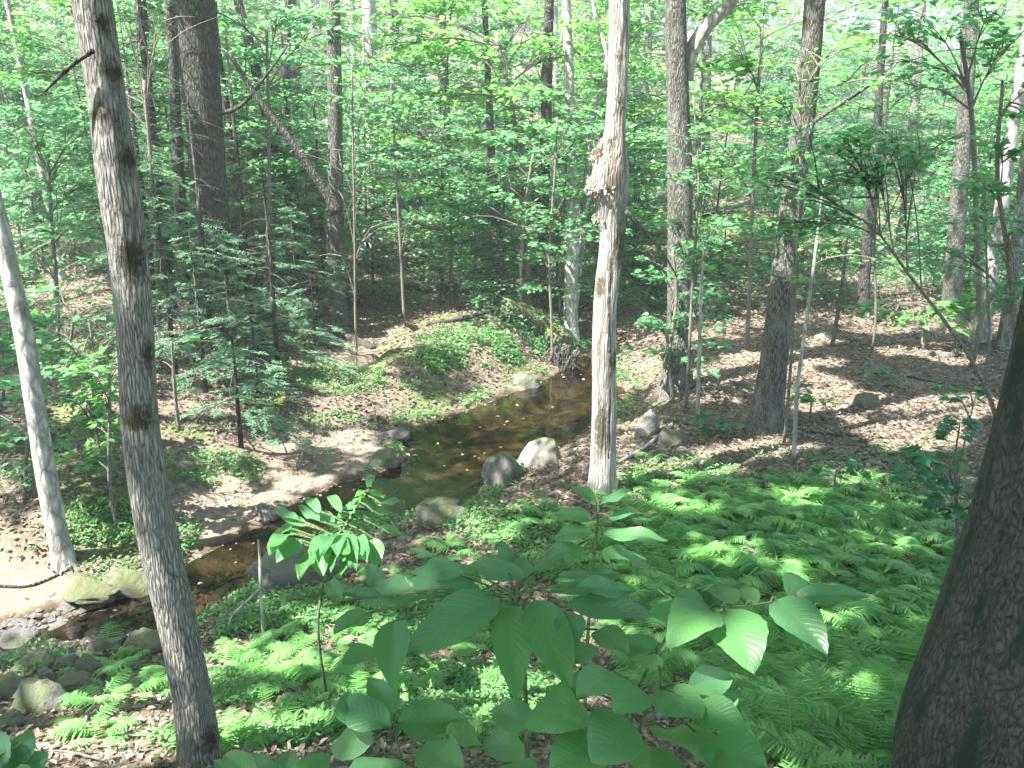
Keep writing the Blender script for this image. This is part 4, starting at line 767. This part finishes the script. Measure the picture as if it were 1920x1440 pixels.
sz = rng.uniform(.008, .035, len(g)); dd = rng.uniform(.7, 1.3, (len(g), 1, 3)); V = g[:, None]+ico[None]*sz[:, None, None]*dd; F = icf[None]+(np.arange(len(g))*10)[:, None, None]; bf.add(V.reshape(-1, 3), F.reshape(-1, 3))
tag(bf.build('pebbles', M['rock_wet']), 'dark pebbles lining the riffle and scattered over the sand', 'pebbles', None, 'stuff')
# ------------------------------------------------------------------ logs, sticks
def log(name, label, pts, mat, cat, lift=.3, seg=14, lump=.12, ends=True):
    a = np.array(pts, float); g = G(a[:, 0], a[:, 1]); zc = g[:, 1]*CP+(CAMZ-g[:, 2])*SP; r = a[:, 2]*zc/FPX/2; g[:, 2] += r*lift+(a[:, 3] if a.shape[1] > 3 else 0)
    q = spline(np.column_stack([g, r]), 26); bf = Buf(); tube(bf, q[:, :3], np.maximum(q[:, 3], .004), seg, 0, lump, seed=len(label)); o = bf.build(name, M[mat], None, tuple(g[0])); return tag(o, label, cat)
log('fallen_log', 'mossy fallen log sloping down to the head of the pool', [(945,600,40,.15),(990,618,44,.2),(1030,640,46,.2),(1056,662,42,.1)], 'moss_wood', 'log')
log('fallen_log', 'dark fallen log lying across the ground behind the thicket', [(760,548,14,.1),(860,552,16,.12),(960,556,14,.1)], 'bark_dark_brown', 'log')
log('fallen_log', 'dark log lying at the foot of the path trunk', [(630,632,16,.02),(665,642,16,.02),(700,655,12,0)], 'bark_dark_brown', 'log')
log('fallen_branch', 'thin curved branch on the ground from the path to the mossy log', [(800,612,7,.02),(860,604,8,.05),(920,594,8,.1),(955,590,7,.15)], 'bark_dark_brown', 'branch', seg=8)
log('fallen_branch', 'long thin stick lying across the near side of the clearing', [(1498,808,6),(1580,818,6),(1660,822,5),(1775,824,4)], 'bark_dark_brown', 'branch', seg=7)
log('fallen_branch', 'short dark stick on the far side of the clearing', [(1698,708,5),(1765,720,4)], 'bark_dark_brown', 'branch', seg=7)
log('fallen_log', 'reddish rotten log at the right end of the clearing', [(1740,668,12),(1800,670,16),(1858,674,12)], 'bark_brown', 'log', lump=.3)
log('fallen_branch', 'broken branch with an upright stub on the left bank', [(480,738,7,.02),(516,745,7,.02)], 'bark_dark_brown', 'branch', seg=7)
log('fallen_branch', 'pale curved stick lying on the sunlit sand', [(0,1100,6,.01),(50,1100,5,.01),(90,1088,5,.01),(130,1068,4,.01)], 'bark_dark_brown', 'branch', seg=7)
log('fallen_branch', 'pale stick on the ground in front of the white rock', [(1160,870,5,.02),(1200,850,6,.04),(1260,800,5,.04)], 'bark_pale', 'branch', seg=7)
log('fallen_log', 'reddish bark piece beside the white rock', [(1245,795,12,.02),(1300,798,12,.02)], 'bark_brown', 'log', lump=.3)
# forked stick on the near bank
def stick3(label, pl, zc, cat='stick', mat='bark_pale'):
    base = P(pl[0][0][0], pl[0][0][1], zc); bf = Buf()
    for pts in pl:
        a = np.array(pts, float); p = P(a[:, 0], a[:, 1], np.full(len(a), zc)); q = spline(np.column_stack([p, a[:, 2]*zc/FPX/2]), 14); tube(bf, q[:, :3], q[:, 3], 7, 0, .2)
    o = bf.build('forked_stick', M[mat], None, tuple(base)); return tag(o, label, cat)
g = G1(494, 1195); stick3('bare grey forked stick standing upright on the near bank', [[(494,1195,7),(491,1150,6),(488,1100,6),(487,1050,5),(484,1012,4)],[(488,1104,5),(460,1130,4),(432,1160,4),(426,1195,3)]], g[1]*CP+(CAMZ-g[2])*SP)
g = G1(372, 690); zc = g[1]*CP+(CAMZ-g[2])*SP
stick3('tangle of bare dead twigs in the dark hollow on the left bank', [[(362,690,6),(352,640,5),(342,590,4),(330,560,3)],[(352,640,4),(400,600,3),(480,590,2)],[(290,590,3),(350,575,3),(420,560,3),(500,575,2)],[(310,650,2),(380,610,3),(440,600,2)],[(340,610,3),(322,570,2),(316,540,2)],[(300,570,3),(340,590,3),(430,640,2)],[(356,665,3),(330,655,2),(310,665,2)]], zc, 'twigs')
# roots at the head of the pool
bf = Buf(); b0 = G1(1062, 690)
for k in range(26):
    u0 = 1045+rng.uniform(-12, 45); v0 = 655+rng.uniform(-15, 15); pts = [(u0, v0), (u0+rng.normal(0, 14), v0+20), (u0+rng.normal(0, 25), v0+42+rng.uniform(0, 12))]; a = np.array(pts); zz = b0[1]*CP+(CAMZ-b0[2])*SP+rng.normal(0, .12)
    tube(bf, spline(P(a[:, 0], a[:, 1], np.full(3, zz)), 7), np.linspace(.02, .006, 7)*rng.uniform(.6, 1.5), 5, 0, .2)
tag(bf.build('root_tangle', M['bark_dark_brown'], None, tuple(b0)), 'dark tangle of roots hanging over the head of the pool', 'roots')
bf = Buf(); n = 900; ty = 2.5+17*rng.uniform(0, 1, n); tx = rng.uniform(-.62, .62, n)*ty; ok = sdist(tx, ty) > .05; tx, ty = tx[ok], ty[ok]
for x_, y_ in zip(tx, ty):
    a_ = rng.uniform(0, 3.14); L_ = rng.uniform(.1, .5); e_ = np.array([math.cos(a_), math.sin(a_)])*L_; m_ = np.array([x_, y_])+e_/2+rng.normal(0, .03, 2); f_ = np.array([x_, y_])+e_
    q = np.array([(x_, y_, float(H(x_, y_))+.012), (*m_, float(H(*m_))+.03), (*f_, float(H(*f_))+.012)]); tube(bf, q, [.006, .005, .002], 4, cap=False)
tag(bf.build('fallen_twigs', M['twig']), 'small dead twigs strewn over the leaf litter', 'twigs', None, 'stuff')
# ------------------------------------------------------------------ ferns
def frond(buf, base, az, L, lift, r, pairs=16, sub=5, wf=.34):
    t = np.linspace(0, 1, 12); dv = np.array([math.cos(az), math.sin(az), 0]); sd = np.array([-math.sin(az), math.cos(az), 0])
    C = lambda t: base+dv*(L*(t*.9)[..., None] if np.ndim(t) else L*t*.9)+np.array([0, 0, 1])*((L*(lift*t-.62*lift*t*t*1.15))[..., None] if np.ndim(t) else 0)
    tube(buf, C(t), np.linspace(.0035, .001, 12), 3, 0, cap=False)
    for s_ in (-1, 1):
        tt = .14+.86*(np.arange(pairs)+.5)/pairs; c = C(tt); w = L*wf*np.sin(math.pi*np.clip(tt*.88+.10, 0, 1))**.8*(1.06-tt)**.35
        pd = sd*s_*.95+dv*.35; pd = pd/np.linalg.norm(pd); pd = pd+np.array([0, 0, -.18])
        leaves(buf, c, w/.95, PINNA, .06, 0, nrm=np.array([0, 0, 1.])+dv*.25, along=np.repeat(pd[None]*3, pairs, 0), r=r)
def fern_mesh(r, L, nf, pairs=15, sub=5):
    bf = Buf()
    for k in range(nf):
        a = 2*math.pi*k/nf+r.normal(0, .35); frond(bf, np.array([r.normal(0, .04), r.normal(0, .04), 0]), a, L*r.uniform(.7, 1.15), r.uniform(.65, 1.25), r, pairs, sub)
    return bf
FE = [fern_mesh(np.random.default_rng(200+k), .38, int(4+k % 3), 17).build('fern', M['fern'], smooth=False) for k in range(6)]
SUNV = SUN
def fern(k, p, rz, sc, label, group, first=[0]*6):
    if not first[k]: o = FE[k]; first[k] = 1
    else: o = FE[k].copy(); scn.collection.objects.link(o)
    o.location = (p[0], p[1], p[2]-.01); o.rotation_euler = (rng.normal(0, .06), rng.normal(0, .06), rz); o.scale = (sc,)*3; tag(o, label, 'fern', group)
FZ = [(1500,1150,330,260,1.0),(1350,950,230,70,.9),(1650,1020,150,130,.8),(1560,1330,200,120,1.0),(1250,880,90,40,.6),(1150,1010,120,60,.7),(1230,1090,160,100,.8),(1690,1230,60,120,.6)]
FS = [(300,1250,120,60,.7),(200,1330,60,80,.6),(520,1230,120,60,.8),(560,1300,140,80,.7),(720,1130,120,60,.6),(950,1020,120,40,.7),(1050,980,80,40,.6),(830,1060,100,40,.5),(480,1400,80,40,.4),(650,1240,160,80,.8),(820,1170,160,60,.8),(900,1280,160,90,.5),(700,1370,160,50,.4)]
fer = []
def inell(zs, n):
    out = []
    wts = np.array([a*b_*w_ for _, _, a, b_, w_ in zs]); idx = rng.choice(len(zs), n, p=wts/wts.sum()); rr = np.sqrt(rng.uniform(0, 1, n)); th = rng.uniform(0, 6.283, n); z = np.array(zs)[idx]
    return z[:, 0]+z[:, 2]*rr*np.cos(th), z[:, 1]+z[:, 3]*rr*np.sin(th)
u, v = inell(FZ, 330); g = G(u, v); acc = []
for p in g:
    if sdist(np.array([p[0]]), np.array([p[1]]))[0] < .15: continue
    acc.append(p)
def fplace(p, sc):
    u, v = proj(*p); a = 'at the back' if v < 930 else 'behind the middle' if v < 1000 else 'in the upper middle' if v < 1080 else 'in the middle' if v < 1200 else 'towards the front' if v < 1330 else 'at the front'
    b_ = 'under the dead trunk' if u < 1170 else 'behind the narrow-leaved shoot' if u < 1250 else 'left of the sunlit leaflet' if u < 1330 else 'behind the sunlit leaflet' if u < 1450 else 'left of the massive trunk' if u < 1530 else 'nearing the massive trunk' if u < 1620 else 'close to the massive trunk'
    return '%s fern %s of bed, %s' % ('large' if sc > 1.08 else 'small' if sc < .9 else 'middling', a, b_)
for i_, p in enumerate(acc[:262]):
    sc = rng.uniform(.6, 1.2); fern(i_ % 6, p, rng.uniform(0, 6.28), sc, fplace(p, sc), 'ferns in the bed on the right bank')
u, v = inell(FS, 95); g = G(u, v)
for i_, p in enumerate(g):
    if sdist(np.array([p[0]]), np.array([p[1]]))[0] < .12: continue
    u_, v_ = proj(*p); fern(i_ % 6, p, rng.uniform(0, 6.28), rng.uniform(.45, .8), 'small fern on the near bank, %s' % ('left of the furrowed trunk' if u_ < 340 else 'just right of the furrowed trunk' if u_ < 520 else 'near the forked stick' if u_ < 640 else 'left of the hickory shoot' if u_ < 780 else 'behind the hickory shoot' if u_ < 900 else 'below the dead trunk')+(', front' if v_ > 1250 else ', back' if v_ < 1130 else ''), 'small ferns on the near bank')
# the rest of the fern carpet
bf = Buf(); u, v = inell(FZ, 900); g = G(u, v); sdv = sdist(g[:, 0], g[:, 1])
for p, s_ in zip(g, sdv):
    if s_ > .1: frond(bf, p, rng.uniform(0, 6.28), rng.uniform(.16, .36), rng.uniform(.5, 1.3), rng, 13, 3)
tag(bf.build('fern_carpet', M['fern'], smooth=False), 'low fern fronds filling the gaps of the fern bed', 'fern cover', None, 'stuff')
# ------------------------------------------------------------------ low plants and litter
CV = [(560,1240,180,100,.9),(700,1300,200,90,.8),(840,1180,160,80,.9),(900,1340,160,70,.6),(1000,1250,120,80,.6),(520,1350,140,60,.7),(1060,1060,120,40,.9),(720,1180,160,60,.9),(880,900,60,20,.4),(620,790,60,20,.6),(560,690,60,26,.7),(640,715,90,30,1),(770,705,70,26,1),(900,650,130,40,1.8),(960,640,70,30,1.4),(830,690,90,30,1.4),(400,880,100,32,.8),(180,985,140,40,.7),(650,1200,150,70,.6),(840,770,60,18,.5),(560,1160,120,50,.8),(520,1280,180,80,.6),(30,1000,80,40,.6),
      (860,560,120,16,.4),(1000,575,80,14,.4),(1200,560,150,30,.6),(700,1000,80,30,.4),(920,990,140,40,.7),(250,650,130,90,.5),(760,1090,160,80,.5),(60,1240,70,30,.6),(1240,900,120,50,.5),(1700,870,120,50,.25),(1500,880,130,30,.25),(1720,510,160,30,.6),(1700,960,130,60,.4),(350,1020,20,40,.3),(760,620,50,10,.3),(1180,690,60,40,.5),(1380,500,180,40,.5),(330,1390,120,40,.4)]
u, v = inell(CV, 52000); g = G(u, v); 
ei = rng.integers(0, len(BANK), 16000); ef = rng.uniform(0, 1, (16000, 1)); ep = BANK[ei]*(1-ef)+BANK[(ei+1) % len(BANK)]*ef+rng.normal(0, .16, (16000, 2)); ok = (fbm(ep[:, 0]*1.3, ep[:, 1]*1.3, 3, 44) > .47) & (sandmask(ep[:, 0], ep[:, 1]) < .5); ep = ep[ok]
g = np.concatenate([g, np.column_stack([ep, H(ep[:, 0], ep[:, 1])+.02])]); nz = fbm(g[:, 0]*1.7, g[:, 1]*1.7, 3, 55); nz[-len(ep):] = 1; sdv = sdist(g[:, 0], g[:, 1]); sdv[-len(ep):] += .06; g = g[(nz > .42) & (sdv > .06)]
bf = Buf(); g[:, 2] += rng.uniform(.01, .09, len(g)); leaves(bf, g, .028+.0022*g[:, 1], OVAL, .5); m2 = rng.uniform(0, 1, len(g)) < .5
q = g[m2].copy(); q[:, 2] -= .03; leaves(bf, q, .07+.002*q[:, 1], (NEED[0]*[1,.8,1], NEED[1]), .3, along=np.tile([0,0,1.2], (len(q), 1))+rng.normal(0, .6, (len(q), 3)))
tag(bf.build('ground_plants', M['cover'], smooth=False), 'low green plants and moss in patches on the forest floor', 'ground cover', None, 'stuff')
n = 90000; y = 15+50*rng.uniform(0, 1, n)**1.3; x = rng.uniform(-.75, .75, n)*y; nz = fbm(x*.35, y*.35, 4, 63); u_ = 960+x/y*FPX; ok = (nz > .50) & ~((u_ > 1380) & (y < 19)) & ~((u_ > 600) & (u_ < 880) & (y < 19))
x, y, nz = x[ok], y[ok], nz[ok]; bf = Buf(); leaves(bf, np.stack([x, y, H(x, y)+rng.uniform(0, 1, len(x))*(nz-.46)*3.2+.03], -1), .06+.0022*y, OVAL, .45)
tag(bf.build('undergrowth', M['leaf_maple'], smooth=False), 'knee-high green undergrowth carpeting the slope beyond the stream', 'undergrowth', None, 'stuff')
n = 120000; rr = rng.uniform(0, 1, n); y = 1.2+24*rr**1.15; x = rng.uniform(-1, 1, n)*(1.2+.72*y); sdv = sdist(x, y); sm = sandmask(x, y)
k = ((sdv > .05) & (rng.uniform(0, 1, n) > sm*1.3)) | ((sdv < 0) & (rng.uniform(0, 1, n) < .02+.25*(sdv > -.12))); x, y, sdv = x[k], y[k], sdv[k]; z = H(x, y)+rng.uniform(.004, .03, len(x)); z = np.where(sdv < 0, .006, z)
bf = Buf(); leaves(bf, np.stack([x, y, z], -1), .034+.0026*y, (OVAL[0]*[1, 1.1, 1.9], OVAL[1]), .32); tag(bf.build('leaf_litter', M['litter'], smooth=False), 'dead brown leaves scattered over the forest floor', 'leaf litter', None, 'stuff')
# ------------------------------------------------------------------ foreground shoots
def leaflet(p0, p1, wd, up, droop=.12, nseg=12, nw=4, fold=.22, wave=.02):
    d = p1-p0; L = np.linalg.norm(d); a = d/L; b_ = np.cross(up, a); b_ /= np.linalg.norm(b_)+1e-9; n_ = np.cross(a, b_)
    t = np.linspace(0, 1, nseg+1); w_ = wd*np.sin(math.pi*t**.82)**.75*(1-.25*t); w_[0] = .02*wd; w_[-1] = .004*wd
    s_ = np.linspace(-1, 1, 2*nw+1); ph = rng.uniform(0, 6)
    Tt, Ss = np.meshgrid(t, s_, indexing='ij'); W = w_[:, None]*Ss
    ser = 1+.05*(np.arange(nseg+1) % 2)[:, None]*(np.abs(Ss) > .9); W = W*ser
    Zz = fold*np.abs(W)-.3*fold*W*W/(wd+1e-9)+droop*L*(4*Tt*(1-Tt))*.6+wave*L*np.sin(Tt*9+ph)*np.abs(Ss)**1.5
    V = p0+a*(L*Tt)[..., None]+b_*W[..., None]+n_*Zz[..., None]; m = 2*nw+1
    i = np.arange(nseg)[:, None]*m; j = np.arange(2*nw)[None]; return V.reshape(-1, 3), np.stack([i+j, i+m+j, i+m+j+1, i+j+1], -1).reshape(-1, 4)
def veins(m):
    n = m.node_tree.nodes; l = m.node_tree.links; rp = next(x for x in n if x.type == 'VALTORGB'); pb = next(x for x in n if x.type == 'BSDF_PRINCIPLED')
    def mth(op, a, b_=None, c_=None):
        x = n.new("ShaderNodeMath"); x.operation = op
        for i_, q in enumerate((a, b_, c_)):
            if q is None: continue
            if isinstance(q, (int, float)): x.inputs[i_].default_value = q
            else: l.new(q, x.inputs[i_])
        return x.outputs[0]
    uv = n.new("ShaderNodeUVMap"); uv.uv_map = 'leaf'; sp = n.new("ShaderNodeSeparateXYZ"); l.new(uv.outputs[0], sp.inputs[0])
    av = mth('ABSOLUTE', mth('SUBTRACT', sp.outputs[1], .5)); ph = mth('MULTIPLY_ADD', av, -.5, sp.outputs[0]); wv = mth('POWER', mth('ABSOLUTE', mth('COSINE', mth('MULTIPLY', ph, 3.1416*11))), 10.0)
    mid = mth('LESS_THAN', av, .03); vn = mth('MAXIMUM', mth('MULTIPLY', wv, .55), mid)
    mx = n.new("ShaderNodeMix"); mx.data_type = 'RGBA'; l.new(mth('MULTIPLY', vn, .22), mx.inputs[0]); l.new(rp.outputs[0], mx.inputs[6]); mx.inputs[7].default_value = (.16,.30,.17,1)
    ns = n.new("ShaderNodeTexNoise"); ns.inputs["Scale"].default_value = 60; g = n.new("ShaderNodeNewGeometry"); l.new(g.outputs["Position"], ns.inputs["Vector"])
    hs = mth('MULTIPLY_ADD', ns.outputs[0], .5, vn); bp = n.new("ShaderNodeBump"); bp.invert = True; bp.inputs["Strength"].default_value = .28; bp.inputs["Distance"].default_value = .003; l.new(hs, bp.inputs["Height"])
    for lk in list(pb.inputs["Base Color"].links): l.remove(lk)
    oi = n.new("ShaderNodeObjectInfo"); orp = ramp(n, [(0, (.78,.86,.9)), (.5, (1,1,1)), (1, (1.0,1.0,.72))]); orp.color_ramp.elements[1].color = (1,1,1,1); l.new(oi.outputs["Random"], orp.inputs[0])
    m2 = n.new("ShaderNodeMix"); m2.data_type = 'RGBA'; m2.blend_type = 'MULTIPLY'; m2.inputs[0].default_value = 1; l.new(mx.outputs[2], m2.inputs[6]); l.new(orp.outputs[0], m2.inputs[7])
    n3 = n.new("ShaderNodeTexNoise"); n3.inputs["Scale"].default_value = 42; n3.inputs["Detail"].default_value = 2; l.new(g.outputs["Position"], n3.inputs["Vector"]); sp3 = n.new("ShaderNodeMapRange"); sp3.inputs[1].default_value = .70; sp3.inputs[2].default_value = .74; l.new(n3.outputs[0], sp3.inputs[0])
    m3 = n.new("ShaderNodeMix"); m3.data_type = 'RGBA'; l.new(sp3.outputs[0], m3.inputs[0]); l.new(m2.outputs[2], m3.inputs[6]); m3.inputs[7].default_value = (.16,.11,.05,1); mx = m3
    l.new(mx.outputs[2], pb.inputs["Base Color"]); l.new(bp.outputs[0], pb.inputs["Normal"])
veins(M['leaf_shoot'])
def shoot(label, stem, zs, ls, cat='sapling', mat='leaf_shoot', name='sapling'):
    """stem: list of (u, v, w px); zs camera depth; ls: (u0,v0,u1,v1,w px[,dz0,dz1])"""
    st = np.array(stem, float); p = P(st[:, 0], st[:, 1], np.full(len(st), zs)); base = p[0].copy(); gz = float(H(base[0], base[1]))
    base[2] = gz; p = np.vstack([base, p]); r = np.concatenate([[st[0, 2]*1.2], st[:, 2]])*zs/FPX/2
    root = thing(name, base, label, cat); bt = Buf(); q = spline(np.column_stack([p, r]), 30); tube(bt, q[:, :3], q[:, 3], 8)
    items = []
    for l_ in ls:
        u0, v0, u1, v1, w_ = l_[:5]; z0 = zs+(l_[5] if len(l_) > 5 else rng.uniform(-.05, .05)); z1 = zs+(l_[6] if len(l_) > 6 else (-.12 if v1 > v0+20 else .08)*(zs/1.5)+rng.uniform(-.04, .04))
        a, b_ = P(u0, v0, z0), P(u1, v1, z1); k = np.argmin(np.linalg.norm(q[:, :3]-a, axis=1))
        tube(bt, spline(np.array([q[k, :3], (q[k, :3]+a)/2+[0, 0, .01], a]), 6), np.full(6, .0022*zs/1.4), 5, cap=False)
        cw = np.array([0, -SP*.55, 1.0]) + rng.normal(0, .12, 3) + np.array([0, -.35, 0])
        V, F = leaflet(a, b_, w_*zs/FPX/2*rng.uniform(1.0, 1.25), cw/np.linalg.norm(cw), rng.uniform(-.02, .2), fold=rng.uniform(.05, .4), wave=rng.uniform(.01, .045)); items.append((V, F))
    bt.build('stem', M['stem'], root, base)
    for V, F in items:
        bl = Buf(); bl.add(V, F); o = bl.build('leaf', M[mat], root, base); uv = o.data.uv_layers.new(name='leaf'); vi = np.zeros(len(o.data.loops), int); o.data.loops.foreach_get('vertex_index', vi)
        m_ = 9; q_ = np.stack([(vi//m_)/12.0, (vi % m_)/8.0], -1); uv.data.foreach_set('uv', q_.ravel().astype(np.float32))
    return root
shoot('young hickory shoot in the centre foreground with big drooping blue-green leaflets', [(985,1300,9),(980,1200,8),(965,1120,7)], 1.5, [
 (957,1135,968,1312,74,0,-.18),(1003,1125,1068,1292,84,0,-.2),(935,1118,752,1236,92,0,-.1),(905,1105,640,1118,70),(738,1165,735,1290,60),(985,1085,870,1062,50,.1,.25),(790,1065,905,1092,52,.1,.2),
 (1062,1138,1235,1152,64),(1045,1082,1168,1076,26,.1,.2),(1030,1110,1140,1104,34),(870,1075,770,1072,40),(690,1150,625,1190,50),(780,1110,700,1098,44),(1000,1075,1090,1045,40,.15,.35),(1080,1100,1190,1110,44),
 (640,1125,615,1090,30),(700,1215,640,1245,44),(950,1065,940,1015,36,.2,.35),(1060,1150,1080,1210,50),(720,1110,690,1060,34,.1,.2),(1120,1180,1180,1230,60),(1000,1110,960,1060,40,.1,.3)])
shoot('shoot with broad pointed leaflets right of centre, one leaflet brightly sunlit', [(1180,1330,7),(1240,1210,6),(1295,1142,5),(1375,1139,4),(1492,1120,3)], 1.45, [
 (1332,1140,1252,1212,84,0,-.12),(1358,1146,1414,1262,104,0,-.12),(1372,1136,1342,1098,58,0,.12),(1318,1136,1256,1108,36,0,.1),(1455,1126,1552,1228,88,0,-.12),(1484,1122,1632,1120,40,0,-.02),(1480,1118,1490,1078,44,0,.1),
 (1290,1150,1215,1150,50),(1230,1220,1160,1200,50),(1410,1135,1400,1095,36,0,.12)])
shoot('slender shoot with long narrow leaves reaching past the foot of the dead trunk', [(1105,1150,6),(1112,1060,5),(1120,985,4),(1122,940,3)], 2.6, [
 (1130,1003,1252,1012,34,0,-.02),(1115,1000,1040,1010,30),(1122,948,1188,920,22),(1118,945,1070,912,24),(1140,972,1224,968,20),(1110,975,1040,965,30),(1100,1040,1010,1040,40),(1125,1040,1210,1050,36)])
shoot('feathery compound-leaved sapling above the boulder, left of centre', [(600,1130,5),(620,1050,5),(645,990,4),(672,945,3),(692,915,2)], 4.4, 
 [(590,1018,606,1082,40,0,-.15),(562,1012,518,1055,44,0,-.12),(548,992,512,1000,26),(575,985,520,962,22),(600,978,560,948,22),(620,1018,655,1040,34),(700,1010,706,1064,36,0,-.1),(712,990,765,1010,26),(560,975,515,950,18),(640,1000,600,1040,34),(545,1000,500,1030,30),(668,1005,690,1060,30),(625,985,600,955,22)]
 +[(650+k*7, 985-k*11, 650+k*7+(46-k*3)*s_, 985-k*11+10+k, 19) for k in range(7) for s_ in (-1, 1)]+[(610+6*k, 1000+4*(k%3), 585+12*k, 1045+9*(k%4), 30) for k in range(9)]+[(560,1000,530,985,24),(600,960,575,935,22),(640,960,615,930,22),(660,1030,640,1080,34),(580,1040,560,1085,34),(530,1010,505,1040,28)]+[(700,960,740,965,20),(715,945,760,940,18),(690,915,700,895,18)])
shoot('cluster of rounded leaves on a shoot at bottom centre-right', [(1150,1520,8),(1180,1420,7),(1210,1340,6),(1240,1290,4)], 1.35, [
 (1238,1290,1318,1352,88,0,-.1),(1200,1290,1150,1340,80),(1150,1260,1080,1310,70),(1235,1250,1180,1230,56),(1100,1330,980,1370,90),(1180,1350,1110,1430,110),(1250,1370,1330,1440,110),(1300,1330,1400,1370,80),(1220,1400,1240,1500,110),(1130,1400,1030,1440,96),(1330,1395,1440,1440,90),
 (1120,1300,1040,1290,56),(1290,1290,1370,1270,60),(1050,1240,1120,1215,50),(1340,1330,1380,1300,44),(1000,1360,920,1330,60)], mat='leaf_shoot')
shoot('low leafy shoot at bottom centre-left', [(770,1560,7),(755,1440,6),(740,1370,5)], 1.5, [
 (740,1340,690,1270,60),(745,1355,880,1352,70),(735,1365,625,1330,70),(700,1390,620,1400,76),(790,1400,870,1440,80),(720,1420,690,1500,90),(830,1385,900,1400,56),(660,1360,650,1300,46),(905,1400,1000,1420,70),(960,1430,980,1500,80)])
shoot('row of leaf tips along the bottom edge beside the foreground trunk', [(520,1600,6),(510,1500,5)], 1.6, [(470,1500,400,1425,70),(500,1490,470,1410,60),(520,1490,545,1405,64),(540,1500,620,1415,74),(480,1460,420,1415,50)])
shoot('broad-leaved plant in the bottom left corner', [(-10,1600,6),(10,1480,5)], 1.9, [(10,1450,60,1370,60),(5,1440,-20,1370,60),(20,1460,90,1410,64),(20,1470,110,1460,64),(-5,1420,30,1400,50),(30,1450,40,1500,60)])
# ------------------------------------------------------------------ distant wood closing the view
bf = Buf(); n = 60000; a = rng.uniform(-.95, .95, n); y = rng.uniform(88, 120, n); x = np.tan(a*.85)*y; hz = rng.uniform(0, 1, n)**.8*22; zz = H(np.clip(x, -128, 128), y)+hz
kk = fbm(x*.12, hz*.2+y*.1, 3, 91) > .46; leaves(bf, np.stack([x, y, zz], -1)[kk], 1.1, DIAM, .8)
tag(bf.build('distant_wood', M['leaf_canopy'], smooth=False), 'far-off wood reading as one green mass', 'wood', None, 'stuff')

if ADDED_HAZE:  # thin volume added to veil the background in pale light
    x0, x1, y0, y1, z0, z1 = -160, 160, -60, 200, -6, 50
    V = [(x, y, z) for x in (x0, x1) for y in (y0, y1) for z in (z0, z1)]; bf = Buf(); bf.add(V, [(0,1,3,2),(4,6,7,5),(0,4,5,1),(2,3,7,6),(0,2,6,4),(1,5,7,3)])
    m, n, l, out = newmat('added_haze'); pv = n.new("ShaderNodeVolumePrincipled"); pv.inputs["Color"].default_value = (.93,.97,1,1); pv.inputs["Density"].default_value = ADDED_HAZE; l.new(pv.outputs[0], out.inputs["Volume"])
    tag(bf.build('added_haze', m, smooth=False), None, None, None, 'stuff')

# labels of look-alikes: say their order from the left
from collections import defaultdict
same = defaultdict(list)
for o in scn.objects:
    if o.parent is None and 'label' in o and o.get('group') and o.get('kind') is None: same[o['label']].append(o)
NTH = ['eleventh','twelfth','thirteenth','fourteenth','fifteenth','sixteenth','seventeenth','eighteenth','nineteenth','twentieth']
ORD = ['leftmost', 'second from left', 'third from left', 'fourth from left', 'fifth from left', 'sixth from left', 'seventh from left', 'eighth from left', 'ninth from left', 'tenth from left']+[t+' from left' for t in NTH]
for lab, obs in same.items():
    if 1 < len(obs) <= 20 and len(lab.split()) <= 13:
        obs.sort(key=lambda o: proj(*o.location)[0])
        for q, o in enumerate(obs): o['label'] = lab+', '+(ORD[q] if q < len(obs)-1 else 'rightmost')
